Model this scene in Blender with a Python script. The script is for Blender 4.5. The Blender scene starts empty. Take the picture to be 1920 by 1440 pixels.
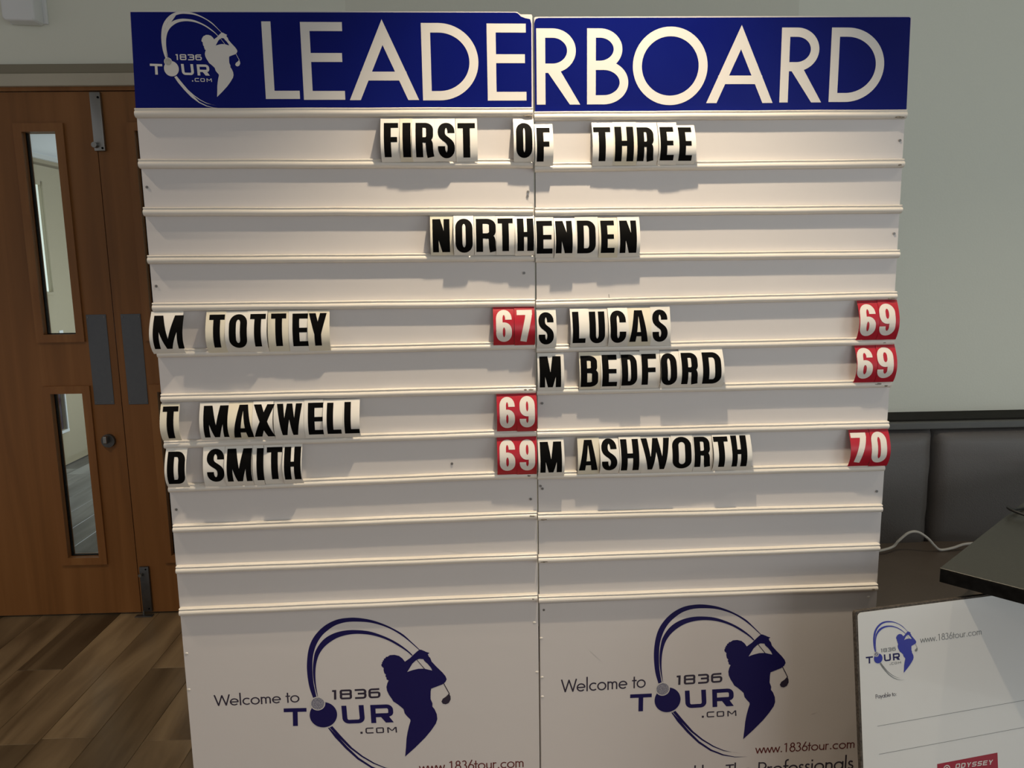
import bpy, bmesh, math, random
from mathutils import Vector, Matrix
from mathutils.geometry import delaunay_2d_cdt
random.seed(7)
sc = bpy.context.scene
COL = sc.collection
R_ = math.radians

# ------------------------------------------------------------------ camera, sky, lamps, exposure
cam_d = bpy.data.cameras.new('camera')
cam = bpy.data.objects.new('camera', cam_d); COL.objects.link(cam)
cam_d.sensor_width = 36.0; cam_d.lens = 36.0*1442/1920; cam_d.clip_start = .02
CR = ((0.99939447, -0.0317663, -0.0141984), (0.0189881, 0.15596879, 0.98757946), (0.02915724, 0.98725105, -0.15647752))
m = Matrix.Identity(4)
for r in range(3):
    m[r][0] = CR[0][r]; m[r][1] = CR[1][r]; m[r][2] = -CR[2][r]
m[0][3], m[1][3], m[2][3] = 0, 0, 1.40
cam.matrix_world = m
sc.camera = cam

w = bpy.data.worlds.new('world'); sc.world = w; w.use_nodes = True
bg = w.node_tree.nodes['Background']; bg.inputs[0].default_value = (1, .98, .97, 1); bg.inputs[1].default_value = .32

def lamp(name, kind, loc, energy, color, **kw):
    d = bpy.data.lights.new(name, kind); d.energy = energy; d.color = color
    for k, v in kw.items(): setattr(d, k, v)
    o = bpy.data.objects.new(name, d); COL.objects.link(o); o.location = loc
    return o
# two warm ceiling downlights near the board, one over the room, daylight from a tall window on the right, all assumed and out of view
lamp('downlight_lamp', 'SPOT', (.26, 1.285, 2.62), 116, (1, .82, .59), spot_size=R_(92), spot_blend=.75, shadow_soft_size=.022)
lamp('downlight_lamp', 'SPOT', (-1.50, 1.36, 2.62), 42, (1, .81, .60), spot_size=R_(112), spot_blend=.7, shadow_soft_size=.022)
lamp('downlight_lamp', 'SPOT', (1.75, 1.25, 2.62), 22, (1, .83, .64), spot_size=R_(110), spot_blend=.8, shadow_soft_size=.022)
lamp('downlight_lamp', 'SPOT', (-.6, -.6, 2.62), 40, (1, .86, .68), spot_size=R_(130), spot_blend=.9, shadow_soft_size=.05)
o = lamp('assumed_daylight', 'AREA', (3.85, -.6, 1.15), 34, (.84, .96, 1), shape='RECTANGLE', size=2.0, size_y=2.1)  # daylight assumed from the right, set in front of the assumed window
o.rotation_euler = (R_(90), 0, R_(90))
o = lamp('assumed_daylight', 'AREA', (1.9, -2.9, 1.45), 25, (.94, .96, 1), shape='RECTANGLE', size=1.8, size_y=1.5)  # added area light behind the camera for assumed daylight, no window built there
o.rotation_euler = (R_(90), 0, R_(12))
lamp('corridor_fill', 'POINT', (-1.7, 5.6, .95), 46, (.84, .92, 1), shadow_soft_size=.15)  # added fill without a fitting, brightens the corridor ceiling and walls

sc.view_settings.view_transform = 'Standard'; sc.view_settings.look = 'None'
sc.view_settings.gamma = 1; sc.view_settings.use_curve_mapping = False
sc.view_settings.exposure = 0.0

# ------------------------------------------------------------------ materials
def srgb(r, g, b):
    f = lambda c: (c/12.92 if c <= .04045 else ((c+.055)/1.055)**2.4)
    return (f(r/255), f(g/255), f(b/255), 1)
def mat(name, col, rough=.5, metal=0, coat=0, noise=None, bump=None, spec=.5, stretch=(1, 1, 1)):
    m = bpy.data.materials.new(name); m.use_nodes = True
    nt = m.node_tree; b = nt.nodes['Principled BSDF']
    b.inputs['Base Color'].default_value = col; b.inputs['Roughness'].default_value = rough
    b.inputs['Metallic'].default_value = metal; b.inputs['Coat Weight'].default_value = coat
    b.inputs['Specular IOR Level'].default_value = spec
    tc = nt.nodes.new('ShaderNodeTexCoord'); mp = nt.nodes.new('ShaderNodeMapping')
    mp.inputs['Scale'].default_value = stretch; nt.links.new(tc.outputs['Object'], mp.inputs[0])
    if noise:
        sc_, amt, col2 = noise
        n = nt.nodes.new('ShaderNodeTexNoise'); n.inputs['Scale'].default_value = sc_; n.inputs['Detail'].default_value = 5
        nt.links.new(mp.outputs[0], n.inputs[0])
        rp = nt.nodes.new('ShaderNodeMapRange'); rp.inputs[1].default_value = .35; rp.inputs[2].default_value = .68
        rp.inputs[3].default_value = 0; rp.inputs[4].default_value = amt
        nt.links.new(n.outputs[0], rp.inputs[0])
        mx = nt.nodes.new('ShaderNodeMix'); mx.data_type = 'RGBA'
        mx.inputs[6].default_value = col; mx.inputs[7].default_value = col2
        nt.links.new(rp.outputs[0], mx.inputs[0]); nt.links.new(mx.outputs[2], b.inputs['Base Color'])
    if bump:
        sc_, st = bump
        n = nt.nodes.new('ShaderNodeTexNoise'); n.inputs['Scale'].default_value = sc_; n.inputs['Detail'].default_value = 4
        nt.links.new(mp.outputs[0], n.inputs[0])
        bp = nt.nodes.new('ShaderNodeBump'); bp.inputs['Strength'].default_value = st; bp.inputs['Distance'].default_value = .01
        nt.links.new(n.outputs[0], bp.inputs['Height']); nt.links.new(bp.outputs[0], b.inputs['Normal'])
    return m
M = {}
M['wall'] = mat('painted_wall', (.76, .775, .675, 1), .75, bump=(140, .06))
M['ceiling'] = mat('ceiling_paint', (.7, .7, .68, 1), .9, noise=(3, .2, (.64, .64, .62, 1)))
M['board'] = mat('white_board', (.63, .60, .585, 1), .42, noise=(2.2, .35, (.58, .55, .525, 1)), bump=(30, .03))
M['rail'] = mat('rail_plastic', (.74, .70, .64, 1), .30, noise=(9, .45, (.62, .57, .49, 1)), stretch=(.3, 1, 3))
M['rail_dirt'] = mat('rail_dirt', (.12, .10, .08, 1), .8, noise=(200, 1, (.3, .27, .22, 1)))
M['blue'] = mat('blue_vinyl', (.0015, .005, .118, 1), .25, spec=.14, noise=(5, .5, (.004, .010, .14, 1)), bump=(6, .03))
M['vinyl_white'] = mat('white_vinyl', (.62, .60, .57, 1), .38, noise=(20, .3, (.66, .63, .58, 1)))
M['logo_blue'] = mat('navy_print', (.008, .006, .075, 1), .45, spec=.25, noise=(9, .3, (.010, .008, .085, 1)))
M['cheque_blue'] = mat('bright_blue_print', (.02, .03, .30, 1), .3, noise=(9, .3, (.03, .02, .26, 1)))
M['text_dark'] = mat('dark_print', (.022, .018, .04, 1), .4, noise=(30, .3, (.03, .02, .04, 1)))
M['text_red'] = mat('red_print', (.12, .018, .020, 1), .4, noise=(30, .3, (.10, .018, .018, 1)))
M['text_grey'] = mat('grey_print', (.16, .17, .17, 1), .4, noise=(30, .3, (.2, .2, .2, 1)))
M['silver'] = mat('silver_print', (.36, .36, .40, 1), .4, noise=(420, 1, (.08, .08, .14, 1)))
M['grey_ball'] = mat('grey_print_ball', (.42, .41, .38, 1), .4, noise=(200, .6, (.3, .3, .28, 1)))
M['black'] = mat('black_print', (.0022, .0022, .0022, 1), .6, spec=.04, noise=(30, .3, (.006, .006, .006, 1)))
M['tile'] = mat('tile_white', (.74, .72, .67, 1), .36, noise=(25, .3, (.68, .65, .58, 1)))
M['tile_old'] = mat('tile_yellowed', (.72, .68, .56, 1), .34, noise=(25, .5, (.68, .62, .47, 1)))
M['tile_red'] = mat('tile_red', (.42, .012, .028, 1), .28, noise=(25, .3, (.36, .012, .022, 1)))
M['digit'] = mat('digit_white', (.74, .70, .64, 1), .30, noise=(25, .3, (.68, .64, .58, 1)))
M['edge'] = mat('board_edge', (.45, .40, .34, 1), .8, noise=(60, 1, (.15, .11, .08, 1)))
M['steel'] = mat('brushed_steel', (.30, .30, .285, 1), .38, 1, noise=(40, .6, (.3, .3, .3, 1)), stretch=(1, 1, .1))
M['plate'] = mat('satin_push_plate', (.11, .12, .135, 1), .5, .35, noise=(60, .4, (.13, .14, .15, 1)))
M['dark_metal'] = mat('dark_steel', (.10, .10, .10, 1), .4, .8, noise=(50, .4, (.15, .15, .15, 1)))
M['screw'] = mat('screw_steel', (.16, .15, .14, 1), .45, .6, noise=(300, .6, (.3, .3, .3, 1)))
M['olive_shade'] = mat('architrave_shade', (.24, .215, .15, 1), .5, noise=(6, .3, (.22, .19, .14, 1)))  # upper architrave band: recess shade put into a darker olive colour
M['paint_cream'] = mat('architrave_paint', (.50, .46, .36, 1), .5, noise=(6, .3, (.36, .32, .25, 1)))
M['corridor'] = mat('corridor_cream', (.42, .36, .25, 1), .8, bump=(90, .1))
M['corridor_door'] = mat('corridor_door_paint', (.44, .38, .265, 1), .6, bump=(90, .1))
M['corridor_white'] = mat('corridor_ceiling_paint', (.84, .88, .93, 1), .8, noise=(4, .2, (.8, .84, .9, 1)))
M['white_plastic'] = mat('white_plastic', (.78, .80, .80, 1), .35, noise=(10, .2, (.7, .72, .72, 1)))
M['leather'] = mat('grey_leatherette', (.125, .115, .108, 1), .46, noise=(6, .5, (.14, .126, .116, 1)), bump=(260, .12))
M['leather_seat'] = mat('brown_leatherette', (.17, .135, .105, 1), .42, noise=(6, .5, (.19, .15, .118, 1)), bump=(260, .12))
M['ledge'] = mat('ledge_laminate', (.09, .09, .085, 1), .45, noise=(30, .4, (.11, .11, .10, 1)))
M['ledge_dark'] = mat('ledge_dark', (.014, .013, .010, 1), .7, spec=.1, noise=(30, .4, (.025, .022, .02, 1)))
M['table'] = mat('table_laminate', (.026, .0255, .019, 1), .42, noise=(60, .5, (.032, .031, .023, 1)), bump=(400, .1))
M['table_edge'] = mat('table_edging', (.003, .003, .003, 1), .5, spec=.08, noise=(60, .5, (.012, .012, .012, 1)))
M['cable'] = mat('cable_white', (.72, .70, .64, 1), .45, noise=(20, .2, (.65, .62, .56, 1)))
M['cord'] = mat('cord_black', (.01, .01, .01, 1), .5, noise=(20, .2, (.02, .02, .02, 1)))
M['cheque'] = mat('cheque_print', (.66, .66, .64, 1), .18, coat=.4, noise=(2, .2, (.63, .64, .62, 1)), bump=(5, .04))
M['foam'] = mat('foam_board_edge', (.025, .02, .016, 1), .8, noise=(200, .7, (.12, .1, .08, 1)))
M['tag_red'] = mat('tag_red', (.30, .010, .03, 1), .3, noise=(9, .3, (.26, .01, .03, 1)))
M['joint_dark'] = mat('joint_dark', (.02, .012, .01, 1), .8, noise=(40, .5, (.05, .02, .015, 1)))
mg = bpy.data.materials.new('clear_glass'); mg.use_nodes = True
nt = mg.node_tree; nt.nodes.clear()
oo = nt.nodes.new('ShaderNodeOutputMaterial'); mixs = nt.nodes.new('ShaderNodeMixShader')
tr = nt.nodes.new('ShaderNodeBsdfTransparent'); gl = nt.nodes.new('ShaderNodeBsdfGlossy'); fr = nt.nodes.new('ShaderNodeFresnel')
tr.inputs[0].default_value = (.93, .96, .94, 1); gl.inputs['Roughness'].default_value = .02; fr.inputs[0].default_value = 1.45
nt.links.new(fr.outputs[0], mixs.inputs[0]); nt.links.new(tr.outputs[0], mixs.inputs[1]); nt.links.new(gl.outputs[0], mixs.inputs[2]); nt.links.new(mixs.outputs[0], oo.inputs[0])
M['glass'] = mg
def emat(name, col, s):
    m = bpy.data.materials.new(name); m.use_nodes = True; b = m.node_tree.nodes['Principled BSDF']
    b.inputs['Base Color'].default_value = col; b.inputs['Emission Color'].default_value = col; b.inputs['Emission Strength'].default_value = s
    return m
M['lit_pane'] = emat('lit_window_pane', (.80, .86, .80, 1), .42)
M['dim_pane'] = mat('dim_window_pane', (.05, .02, .03, 1), .2, noise=(12, 1, (.10, .09, .11, 1)))
def woodmat(name, c1, c2, c3, rough, grain=(26, 26, 1.1), per_object=True, dist=2.5, vert=True):
    m = bpy.data.materials.new(name); m.use_nodes = True; nt = m.node_tree; b = nt.nodes['Principled BSDF']
    tc = nt.nodes.new('ShaderNodeTexCoord'); mp = nt.nodes.new('ShaderNodeMapping'); mp.inputs['Scale'].default_value = grain
    oi = nt.nodes.new('ShaderNodeObjectInfo'); ad = nt.nodes.new('ShaderNodeVectorMath'); ad.operation = 'ADD'
    ml = nt.nodes.new('ShaderNodeMath'); ml.operation = 'MULTIPLY'; ml.inputs[1].default_value = 37 if per_object else 0
    nt.links.new(oi.outputs['Random'], ml.inputs[0]); nt.links.new(tc.outputs['Object'], mp.inputs[0])
    nt.links.new(mp.outputs[0], ad.inputs[0]); nt.links.new(ml.outputs[0], ad.inputs[1])
    n = nt.nodes.new('ShaderNodeTexNoise'); n.inputs['Scale'].default_value = 1; n.inputs['Detail'].default_value = 8; n.inputs['Distortion'].default_value = dist*.3
    nt.links.new(ad.outputs[0], n.inputs[0])
    cr = nt.nodes.new('ShaderNodeValToRGB'); e = cr.color_ramp.elements
    e[0].position = .3; e[0].color = c1; e[1].position = .7; e[1].color = c3
    k = cr.color_ramp.elements.new(.5); k.color = c2
    nt.links.new(n.outputs[0], cr.inputs[0])
    hs = nt.nodes.new('ShaderNodeHueSaturation')
    mr = nt.nodes.new('ShaderNodeMapRange'); mr.inputs[3].default_value = .72 if per_object else 1; mr.inputs[4].default_value = 1.3 if per_object else 1
    nt.links.new(oi.outputs['Random'], mr.inputs[0]); nt.links.new(mr.outputs[0], hs.inputs['Value'])
    nt.links.new(cr.outputs[0], hs.inputs['Color']); nt.links.new(hs.outputs[0], b.inputs['Base Color'])
    b.inputs['Roughness'].default_value = rough; b.inputs['Specular IOR Level'].default_value = .3
    bp = nt.nodes.new('ShaderNodeBump'); bp.inputs['Strength'].default_value = .06; bp.inputs['Distance'].default_value = .004
    nt.links.new(n.outputs[0], bp.inputs['Height']); nt.links.new(bp.outputs[0], b.inputs['Normal'])
    return m
M['oak'] = woodmat('oak_veneer', (.190, .078, .022, 1), (.235, .098, .028, 1), (.275, .118, .036, 1), .42, (16, 16, .8), False)
M['oak_bead'] = woodmat('oak_bead', (.22, .090, .026, 1), (.25, .105, .032, 1), (.29, .13, .04, 1), .4, (20, 20, 2), False)
M['plank_grey'] = woodmat('corridor_plank', (.13, .125, .12, 1), (.22, .215, .205, 1), (.34, .335, .32, 1), .35, (8, 1.1, 8), True)
M['plank'] = woodmat('floor_plank', (.085, .055, .028, 1), (.200, .138, .075, 1), (.330, .235, .130, 1), .30, (8, 1.1, 8), True)

# ------------------------------------------------------------------ helpers
def tag(o, label=None, cat=None, group=None, kind=None):
    if label: o['label'] = label
    if cat: o['category'] = cat
    if group: o['group'] = group
    if kind: o['kind'] = kind
    return o
def empty(name, loc=(0, 0, 0), rz=0, parent=None):
    o = bpy.data.objects.new(name, None); COL.objects.link(o); o.empty_display_size = .1
    o.location = loc; o.rotation_euler = (0, 0, rz); o.parent = parent
    return o
def mobj(name, verts, faces, m, parent=None, smooth=False):
    me = bpy.data.meshes.new(name); me.from_pydata([tuple(v) for v in verts], [], faces); me.materials.append(M[m])
    if smooth:
        for p in me.polygons: p.use_smooth = True
    me.update()
    o = bpy.data.objects.new(name, me); COL.objects.link(o); o.parent = parent
    return o
class Geo:
    def __init__(s): s.bm = bmesh.new()
    def box(s, x0, y0, z0, x1, y1, z1, bev=0, seg=2):
        r = bmesh.ops.create_cube(s.bm, size=1)
        vs = r['verts']
        for v in vs: v.co = Vector(((x0+x1)/2+v.co.x*(x1-x0), (y0+y1)/2+v.co.y*(y1-y0), (z0+z1)/2+v.co.z*(z1-z0)))
        if bev:
            es = list({e for v in vs for e in v.link_edges})
            bmesh.ops.bevel(s.bm, geom=es, offset=bev, segments=seg, affect='EDGES', profile=.5)
        return s
    def cyl(s, c, axis, r, h, n=24, r2=None):
        mt = Vector(axis).normalized().to_track_quat('Z', 'Y').to_matrix().to_4x4(); mt.translation = Vector(c)
        bmesh.ops.create_cone(s.bm, cap_ends=True, segments=n, radius1=r, radius2=r if r2 is None else r2, depth=h, matrix=mt)
        return s
    def prism(s, pts, y0, y1):
        a = [s.bm.verts.new((x, y0, z)) for x, z in pts]; b = [s.bm.verts.new((x, y1, z)) for x, z in pts]
        s.bm.faces.new(a); s.bm.faces.new(b[::-1]); n = len(pts)
        for i in range(n): s.bm.faces.new((a[i], b[i], b[(i+1) % n], a[(i+1) % n]))
        bmesh.ops.recalc_face_normals(s.bm, faces=s.bm.faces[:])
        return s
    def build(s, name, m, parent=None, smooth=False, ang=35):
        me = bpy.data.meshes.new(name); s.bm.to_mesh(me); s.bm.free(); me.materials.append(M[m])
        if smooth:
            for p in me.polygons: p.use_smooth = True
            me.set_sharp_from_angle(angle=R_(ang))
        o = bpy.data.objects.new(name, me); COL.objects.link(o); o.parent = parent
        return o
def tube(name, pts, r, m, parent=None, res=8, sub=6):
    P = [Vector(p) for p in pts]; out = []
    for i in range(len(P)-1):
        p0 = P[max(i-1, 0)]; p1 = P[i]; p2 = P[i+1]; p3 = P[min(i+2, len(P)-1)]
        for k in range(sub):
            t = k/sub
            out.append(.5*((2*p1)+(p2-p0)*t+(2*p0-5*p1+4*p2-p3)*t*t+(3*p1-p0-3*p2+p3)*t**3))
    out.append(P[-1]); V = []; F = []
    for i, p in enumerate(out):
        d = (out[min(i+1, len(out)-1)]-out[max(i-1, 0)]).normalized()
        a = d.cross(Vector((.3, .2, 1))).normalized(); b = d.cross(a)
        for k in range(res):
            t = 2*math.pi*k/res; V.append(p+a*math.cos(t)*r+b*math.sin(t)*r)
    for i in range(len(out)-1):
        for k in range(res):
            F.append((i*res+k, i*res+(k+1) % res, (i+1)*res+(k+1) % res, (i+1)*res+k))
    F.append(tuple(range(res))[::-1]); F.append(tuple((len(out)-1)*res+k for k in range(res)))
    return mobj(name, V, F, m, parent, True)

# ---- flat print: outlines merged to one clean sheet
def area2(p): return sum(p[i][0]*p[(i+1) % len(p)][1]-p[(i+1) % len(p)][0]*p[i][1] for i in range(len(p)))
def merge(polys, holes=(), hlines=()):
    V = []; F = []; E = []
    for p in list(polys)+list(holes):
        q = []
        for pt in p:
            if not q or (abs(pt[0]-q[-1][0])+abs(pt[1]-q[-1][1])) > 1e-9: q.append(pt)
        if len(q) < 3 or abs(area2(q)) < 1e-12: q = [(0, 0), (1e-6, 0), (0, 1e-6)]
        if area2(q) < 0: q = q[::-1]
        b = len(V); V += [Vector((x, y)) for x, y in q]; F.append(list(range(b, b+len(q))))
    x0 = min(v.x for v in V)-.01; x1 = max(v.x for v in V)+.01
    for h in hlines:
        b = len(V); V += [Vector((x0, h)), Vector((x1, h))]; E.append((b, b+1))
    r = delaunay_2d_cdt(V, E, F, 0, 1e-7)
    nh = len(polys); tris = []
    PL = [[V[i] for i in f] for f in F]
    BB = [(min(v.x for v in q), max(v.x for v in q), min(v.y for v in q), max(v.y for v in q)) for q in PL]
    def inside(x, y, q):
        c = False; a = q[-1]
        for b in q:
            if (a.y > y) != (b.y > y) and x < (b.x-a.x)*(y-a.y)/(b.y-a.y)+a.x: c = not c
            a = b
        return c
    for f in r[2]:
        x = sum(r[0][i].x for i in f)/len(f); y = sum(r[0][i].y for i in f)/len(f)
        hit = [k for k, (a, b, c, d) in enumerate(BB) if a <= x <= b and c <= y <= d and inside(x, y, PL[k])]
        if hit and hit[-1] < nh: tris.append(tuple(f))
    vs = [(v.x, v.y) for v in r[0]]
    used = sorted({i for f in tris for i in f}); mp = {i: k for k, i in enumerate(used)}
    tris = [tuple(mp[i] for i in f) for f in tris]; vs = [vs[i] for i in used]
    tris = [f if area2([vs[i] for i in f]) > 0 else f[::-1] for f in tris]
    return vs, tris

def rect(x0, y0, x1, y1): return [(x0, y0), (x1, y0), (x1, y1), (x0, y1)]
def arc(cx, cy, rx, ry, a0, a1, n=12):
    return [(cx+rx*math.cos(R_(a0+(a1-a0)*i/n)), cy+ry*math.sin(R_(a0+(a1-a0)*i/n))) for i in range(n+1)]
def bez(a, b, c, d, n=10):
    o = []
    for i in range(n+1):
        t = i/n; u = 1-t
        o.append(tuple(u**3*a[k]+3*u*u*t*b[k]+3*u*t*t*c[k]+t**3*d[k] for k in (0, 1)))
    return o
def stroke(pts, s, t, closed=False):
    q = []
    for p in pts:
        if not q or math.dist(p, q[-1]) > 1e-6: q.append(p)
    if closed and math.dist(q[0], q[-1]) < 1e-6: q.pop()
    n = len(q); L = []; Rr = []
    for i in range(n):
        a = q[(i-1) % n] if (closed or i > 0) else q[i]; b = q[(i+1) % n] if (closed or i < n-1) else q[i]
        dx, dy = b[0]-a[0], b[1]-a[1]; l = math.hypot(dx, dy); nx, ny = -dy/l, dx/l
        h = math.hypot(nx*s/2, ny*t/2)
        L.append((q[i][0]+nx*h, q[i][1]+ny*h)); Rr.append((q[i][0]-nx*h, q[i][1]-ny*h))
    out = []
    for i in range(n if closed else n-1):
        j = (i+1) % n; out += [[L[i], L[j], Rr[j]], [L[i], Rr[j], Rr[i]]]
    return out
def segs(pts, s, t):
    o = []
    for a, b in zip(pts, pts[1:]):
        dx, dy = b[0]-a[0], b[1]-a[1]; l = math.hypot(dx, dy); ex, ey = dx/l*t*.3, dy/l*t*.3
        o += stroke([(a[0]-ex, a[1]-ey), (b[0]+ex, b[1]+ey)], s, t)
    return o
def bold(ch, W):                                    # condensed bold capitals and digits, height 1
    s, t = .205, .155; rx = (W-s)/2; ry = min(.19, rx*1.35)
    top = 1-t/2-ry; bot = t/2+ry; c = W/2
    if ch == 'F': return [rect(0, 0, s, 1), rect(0, 1-t, W, 1), rect(0, .42, W*.93, .57)]
    if ch == 'E': return [rect(0, 0, s, 1), rect(0, 1-t, W, 1), rect(0, .43, W*.94, .57), rect(0, 0, W, t)]
    if ch == 'I': return [rect(0, 0, W, 1)]
    if ch == 'L': return [rect(0, 0, s, 1), rect(0, 0, W, t)]
    if ch == 'T': return [rect(c-s/2, 0, c+s/2, 1), rect(0, 1-t, W, 1)]
    if ch == 'H': return [rect(0, 0, s, 1), rect(W-s, 0, W, 1), rect(0, .43, W, .58)]
    if ch == 'N': return [rect(0, 0, s*.88, 1), rect(W-s*.88, 0, W, 1), [(0, 1), (s*1.15, 1), (W, 0), (W-s*1.15, 0)]]
    if ch == 'M': return [rect(0, 0, s*.85, 1), rect(W-s*.85, 0, W, 1), [(0, 1), (s*1.3, 1), (c+s*.38, 0), (c-s*.38, 0)], [(W-s*1.3, 1), (W, 1), (c+s*.38, 0), (c-s*.38, 0)]]
    if ch == 'A': return [[(0, 0), (s, 0), (c+s*.1, 1), (c-s*.62, 1)], [(W-s, 0), (W, 0), (c+s*.62, 1), (c-s*.1, 1)], rect(W*.22, .18, W*.78, .32)]
    if ch == 'Y': return [[(0, 1), (s, 1), (c+s*.5, .36), (c-s*.5, .36)], [(W-s, 1), (W, 1), (c+s*.5, .36), (c-s*.5, .36)], rect(c-s/2, 0, c+s/2, .42)]
    if ch == 'X': return [[(0, 1), (s*1.12, 1), (W, 0), (W-s*1.12, 0)], [(W-s*1.12, 1), (W, 1), (s*1.12, 0), (0, 0)]]
    if ch == 'W':
        q = .29*W
        return [[(0, 1), (s*.95, 1), (q+s*.36, 0), (q-s*.36, 0)], [(c-s*.42, 1), (c+s*.42, 1), (q+s*.36, 0), (q-s*.36, 0)],
                [(c-s*.42, 1), (c+s*.42, 1), (W-q+s*.36, 0), (W-q-s*.36, 0)], [(W-s*.95, 1), (W, 1), (W-q+s*.36, 0), (W-q-s*.36, 0)]]
    if ch in 'O0': return stroke(arc(c, top, rx, ry, 0, 180)+arc(c, bot, rx, ry, 180, 360), s, t, True)
    if ch == 'C': return stroke([(W-s/2, .64)]+arc(c, top, rx, ry, 0, 180)+arc(c, bot, rx, ry, 180, 360)+[(W-s/2, .36)], s, t)
    if ch == 'U': return stroke([(s/2, 1), (s/2, .5)]+arc(c, bot, rx, ry, 180, 360)+[(W-s/2, .5), (W-s/2, 1)], s, t)
    if ch == 'S': return stroke([(W-s/2, .69)]+arc(c, top, rx, ry, 0, 180)+bez((s/2, top-.02), (s/2, .50), (W-s/2, .52), (W-s/2, bot+.02), 14)+arc(c, bot, rx, ry, 0, -180)+[(s/2, .32)], s, t)
    if ch == '6': return stroke(arc(c, .62-t/2-ry, rx, ry, 0, 180)+arc(c, bot, rx, ry, 180, 360), s, t, True)+stroke([(s/2, .3), (s/2, .6)]+arc(c, top, rx, ry, 180, 0)+[(W-s/2, .70)], s, t)
    if ch == '9': return [[(W-x, 1-y) for x, y in p] for p in bold('6', W)]
    if ch == '7': return [rect(0, 1-t, W, 1)]+stroke(bez((W-s/2-.005, 1-t*.8), (W-s*.6, .70), (W*.42+s*.25, .35), (W*.42, 0)), s, s)
    if ch == 'D': return [rect(0, 0, s, 1)]+stroke([(s*.4, 1-t/2)]+arc(W-s/2-rx*.9, 1-t/2-ry, rx*.9, ry, 90, 0)+arc(W-s/2-rx*.9, bot, rx*.9, ry, 0, -90)+[(s*.4, t/2)], s, t)
    if ch == 'R':
        a = min(.14, rx)
        return [rect(0, 0, s, 1)]+stroke([(s*.4, 1-t/2)]+arc(W-s/2-rx*.9, 1-t/2-a, rx*.9, a, 90, 0)+arc(W-s/2-rx*.9, .48+a, rx*.9, a, 0, -90)+[(s*.4, .48)], s, t)+stroke(bez((c-.02, .47), (W-s/2, .50), (W-s/2-.01, .36), (W-s/2-.01, .22))+[(W-s/2, .1), (W-s/2+.02, 0)], s, t)
    if ch == 'B':
        a = .12; W2 = W*.95
        return [rect(0, 0, s, 1)]+stroke([(s*.4, 1-t/2)]+arc(W2-s/2-rx*.9, 1-t/2-a, rx*.9, a, 90, 0)+arc(W2-s/2-rx*.9, .53+a, rx*.9, a, 0, -90)+[(s*.4, .53)], s, t)+stroke([(s*.4, .53)]+arc(W-s/2-rx*.9, .53-a, rx*.9, a, 90, 0)+arc(W-s/2-rx*.9, t/2+a, rx*.9, a, 0, -90)+[(s*.4, t/2)], s, t)
def geometric(ch, W):                               # header capitals, height 1
    t = .122; b = .142; c = W/2
    if ch == 'L': return [rect(0, 0, t, 1), rect(0, 0, W, .107)]
    if ch == 'E': return [rect(0, 0, t, 1), rect(0, .885, W, 1), rect(0, .49, W*.97, .605), rect(0, 0, W, .115)]
    if ch == 'A':
        q = 1-2*b/W
        return [[(0, 0), (b, 0), (c, q), (c, 1)], [(W, 0), (c, 1), (c, q), (W-b, 0)], rect(W*.17, .245, W*.83, .355)]
    if ch == 'D': return [rect(0, 0, t, 1)]+stroke([(t/2, 1-t/2)]+arc(W*.30, .5, W*.70-t/2, .5-t/2, 90, -90, 36)+[(t/2, t/2)], t, t)
    if ch == 'O': return stroke(arc(c, .5, c-t/2, .5-t/2, 0, 360, 56), t, t, True)
    if ch == 'R':
        wr = W*.90; ry = .29-t/2; x0 = wr-t/2-ry*1.15
        return [rect(0, 0, t, 1)]+stroke([(t/2, 1-t/2)]+arc(x0, .71, ry*1.15, ry, 90, -90, 28)+[(t/2, .42+t/2)], t, t)+[[(.23*W, .45), (.51*W, .48), (W, 0), (.76*W, 0)]]
    if ch == 'B':
        r1 = .272-t/2; r2 = .289-t/2; w1 = W*.85
        return [rect(0, 0, t, 1)]+stroke([(t/2, 1-t/2)]+arc(w1-t/2-r1*1.2, 1-t/2-r1, r1*1.2, r1, 90, -90, 28)+[(t/2, .455+t/2)], t, t)+stroke([(t/2, .577-t/2)]+arc(W-t/2-r2*1.25, t/2+r2, r2*1.25, r2, 90, -90, 28)+[(t/2, t/2)], t, t)
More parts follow.
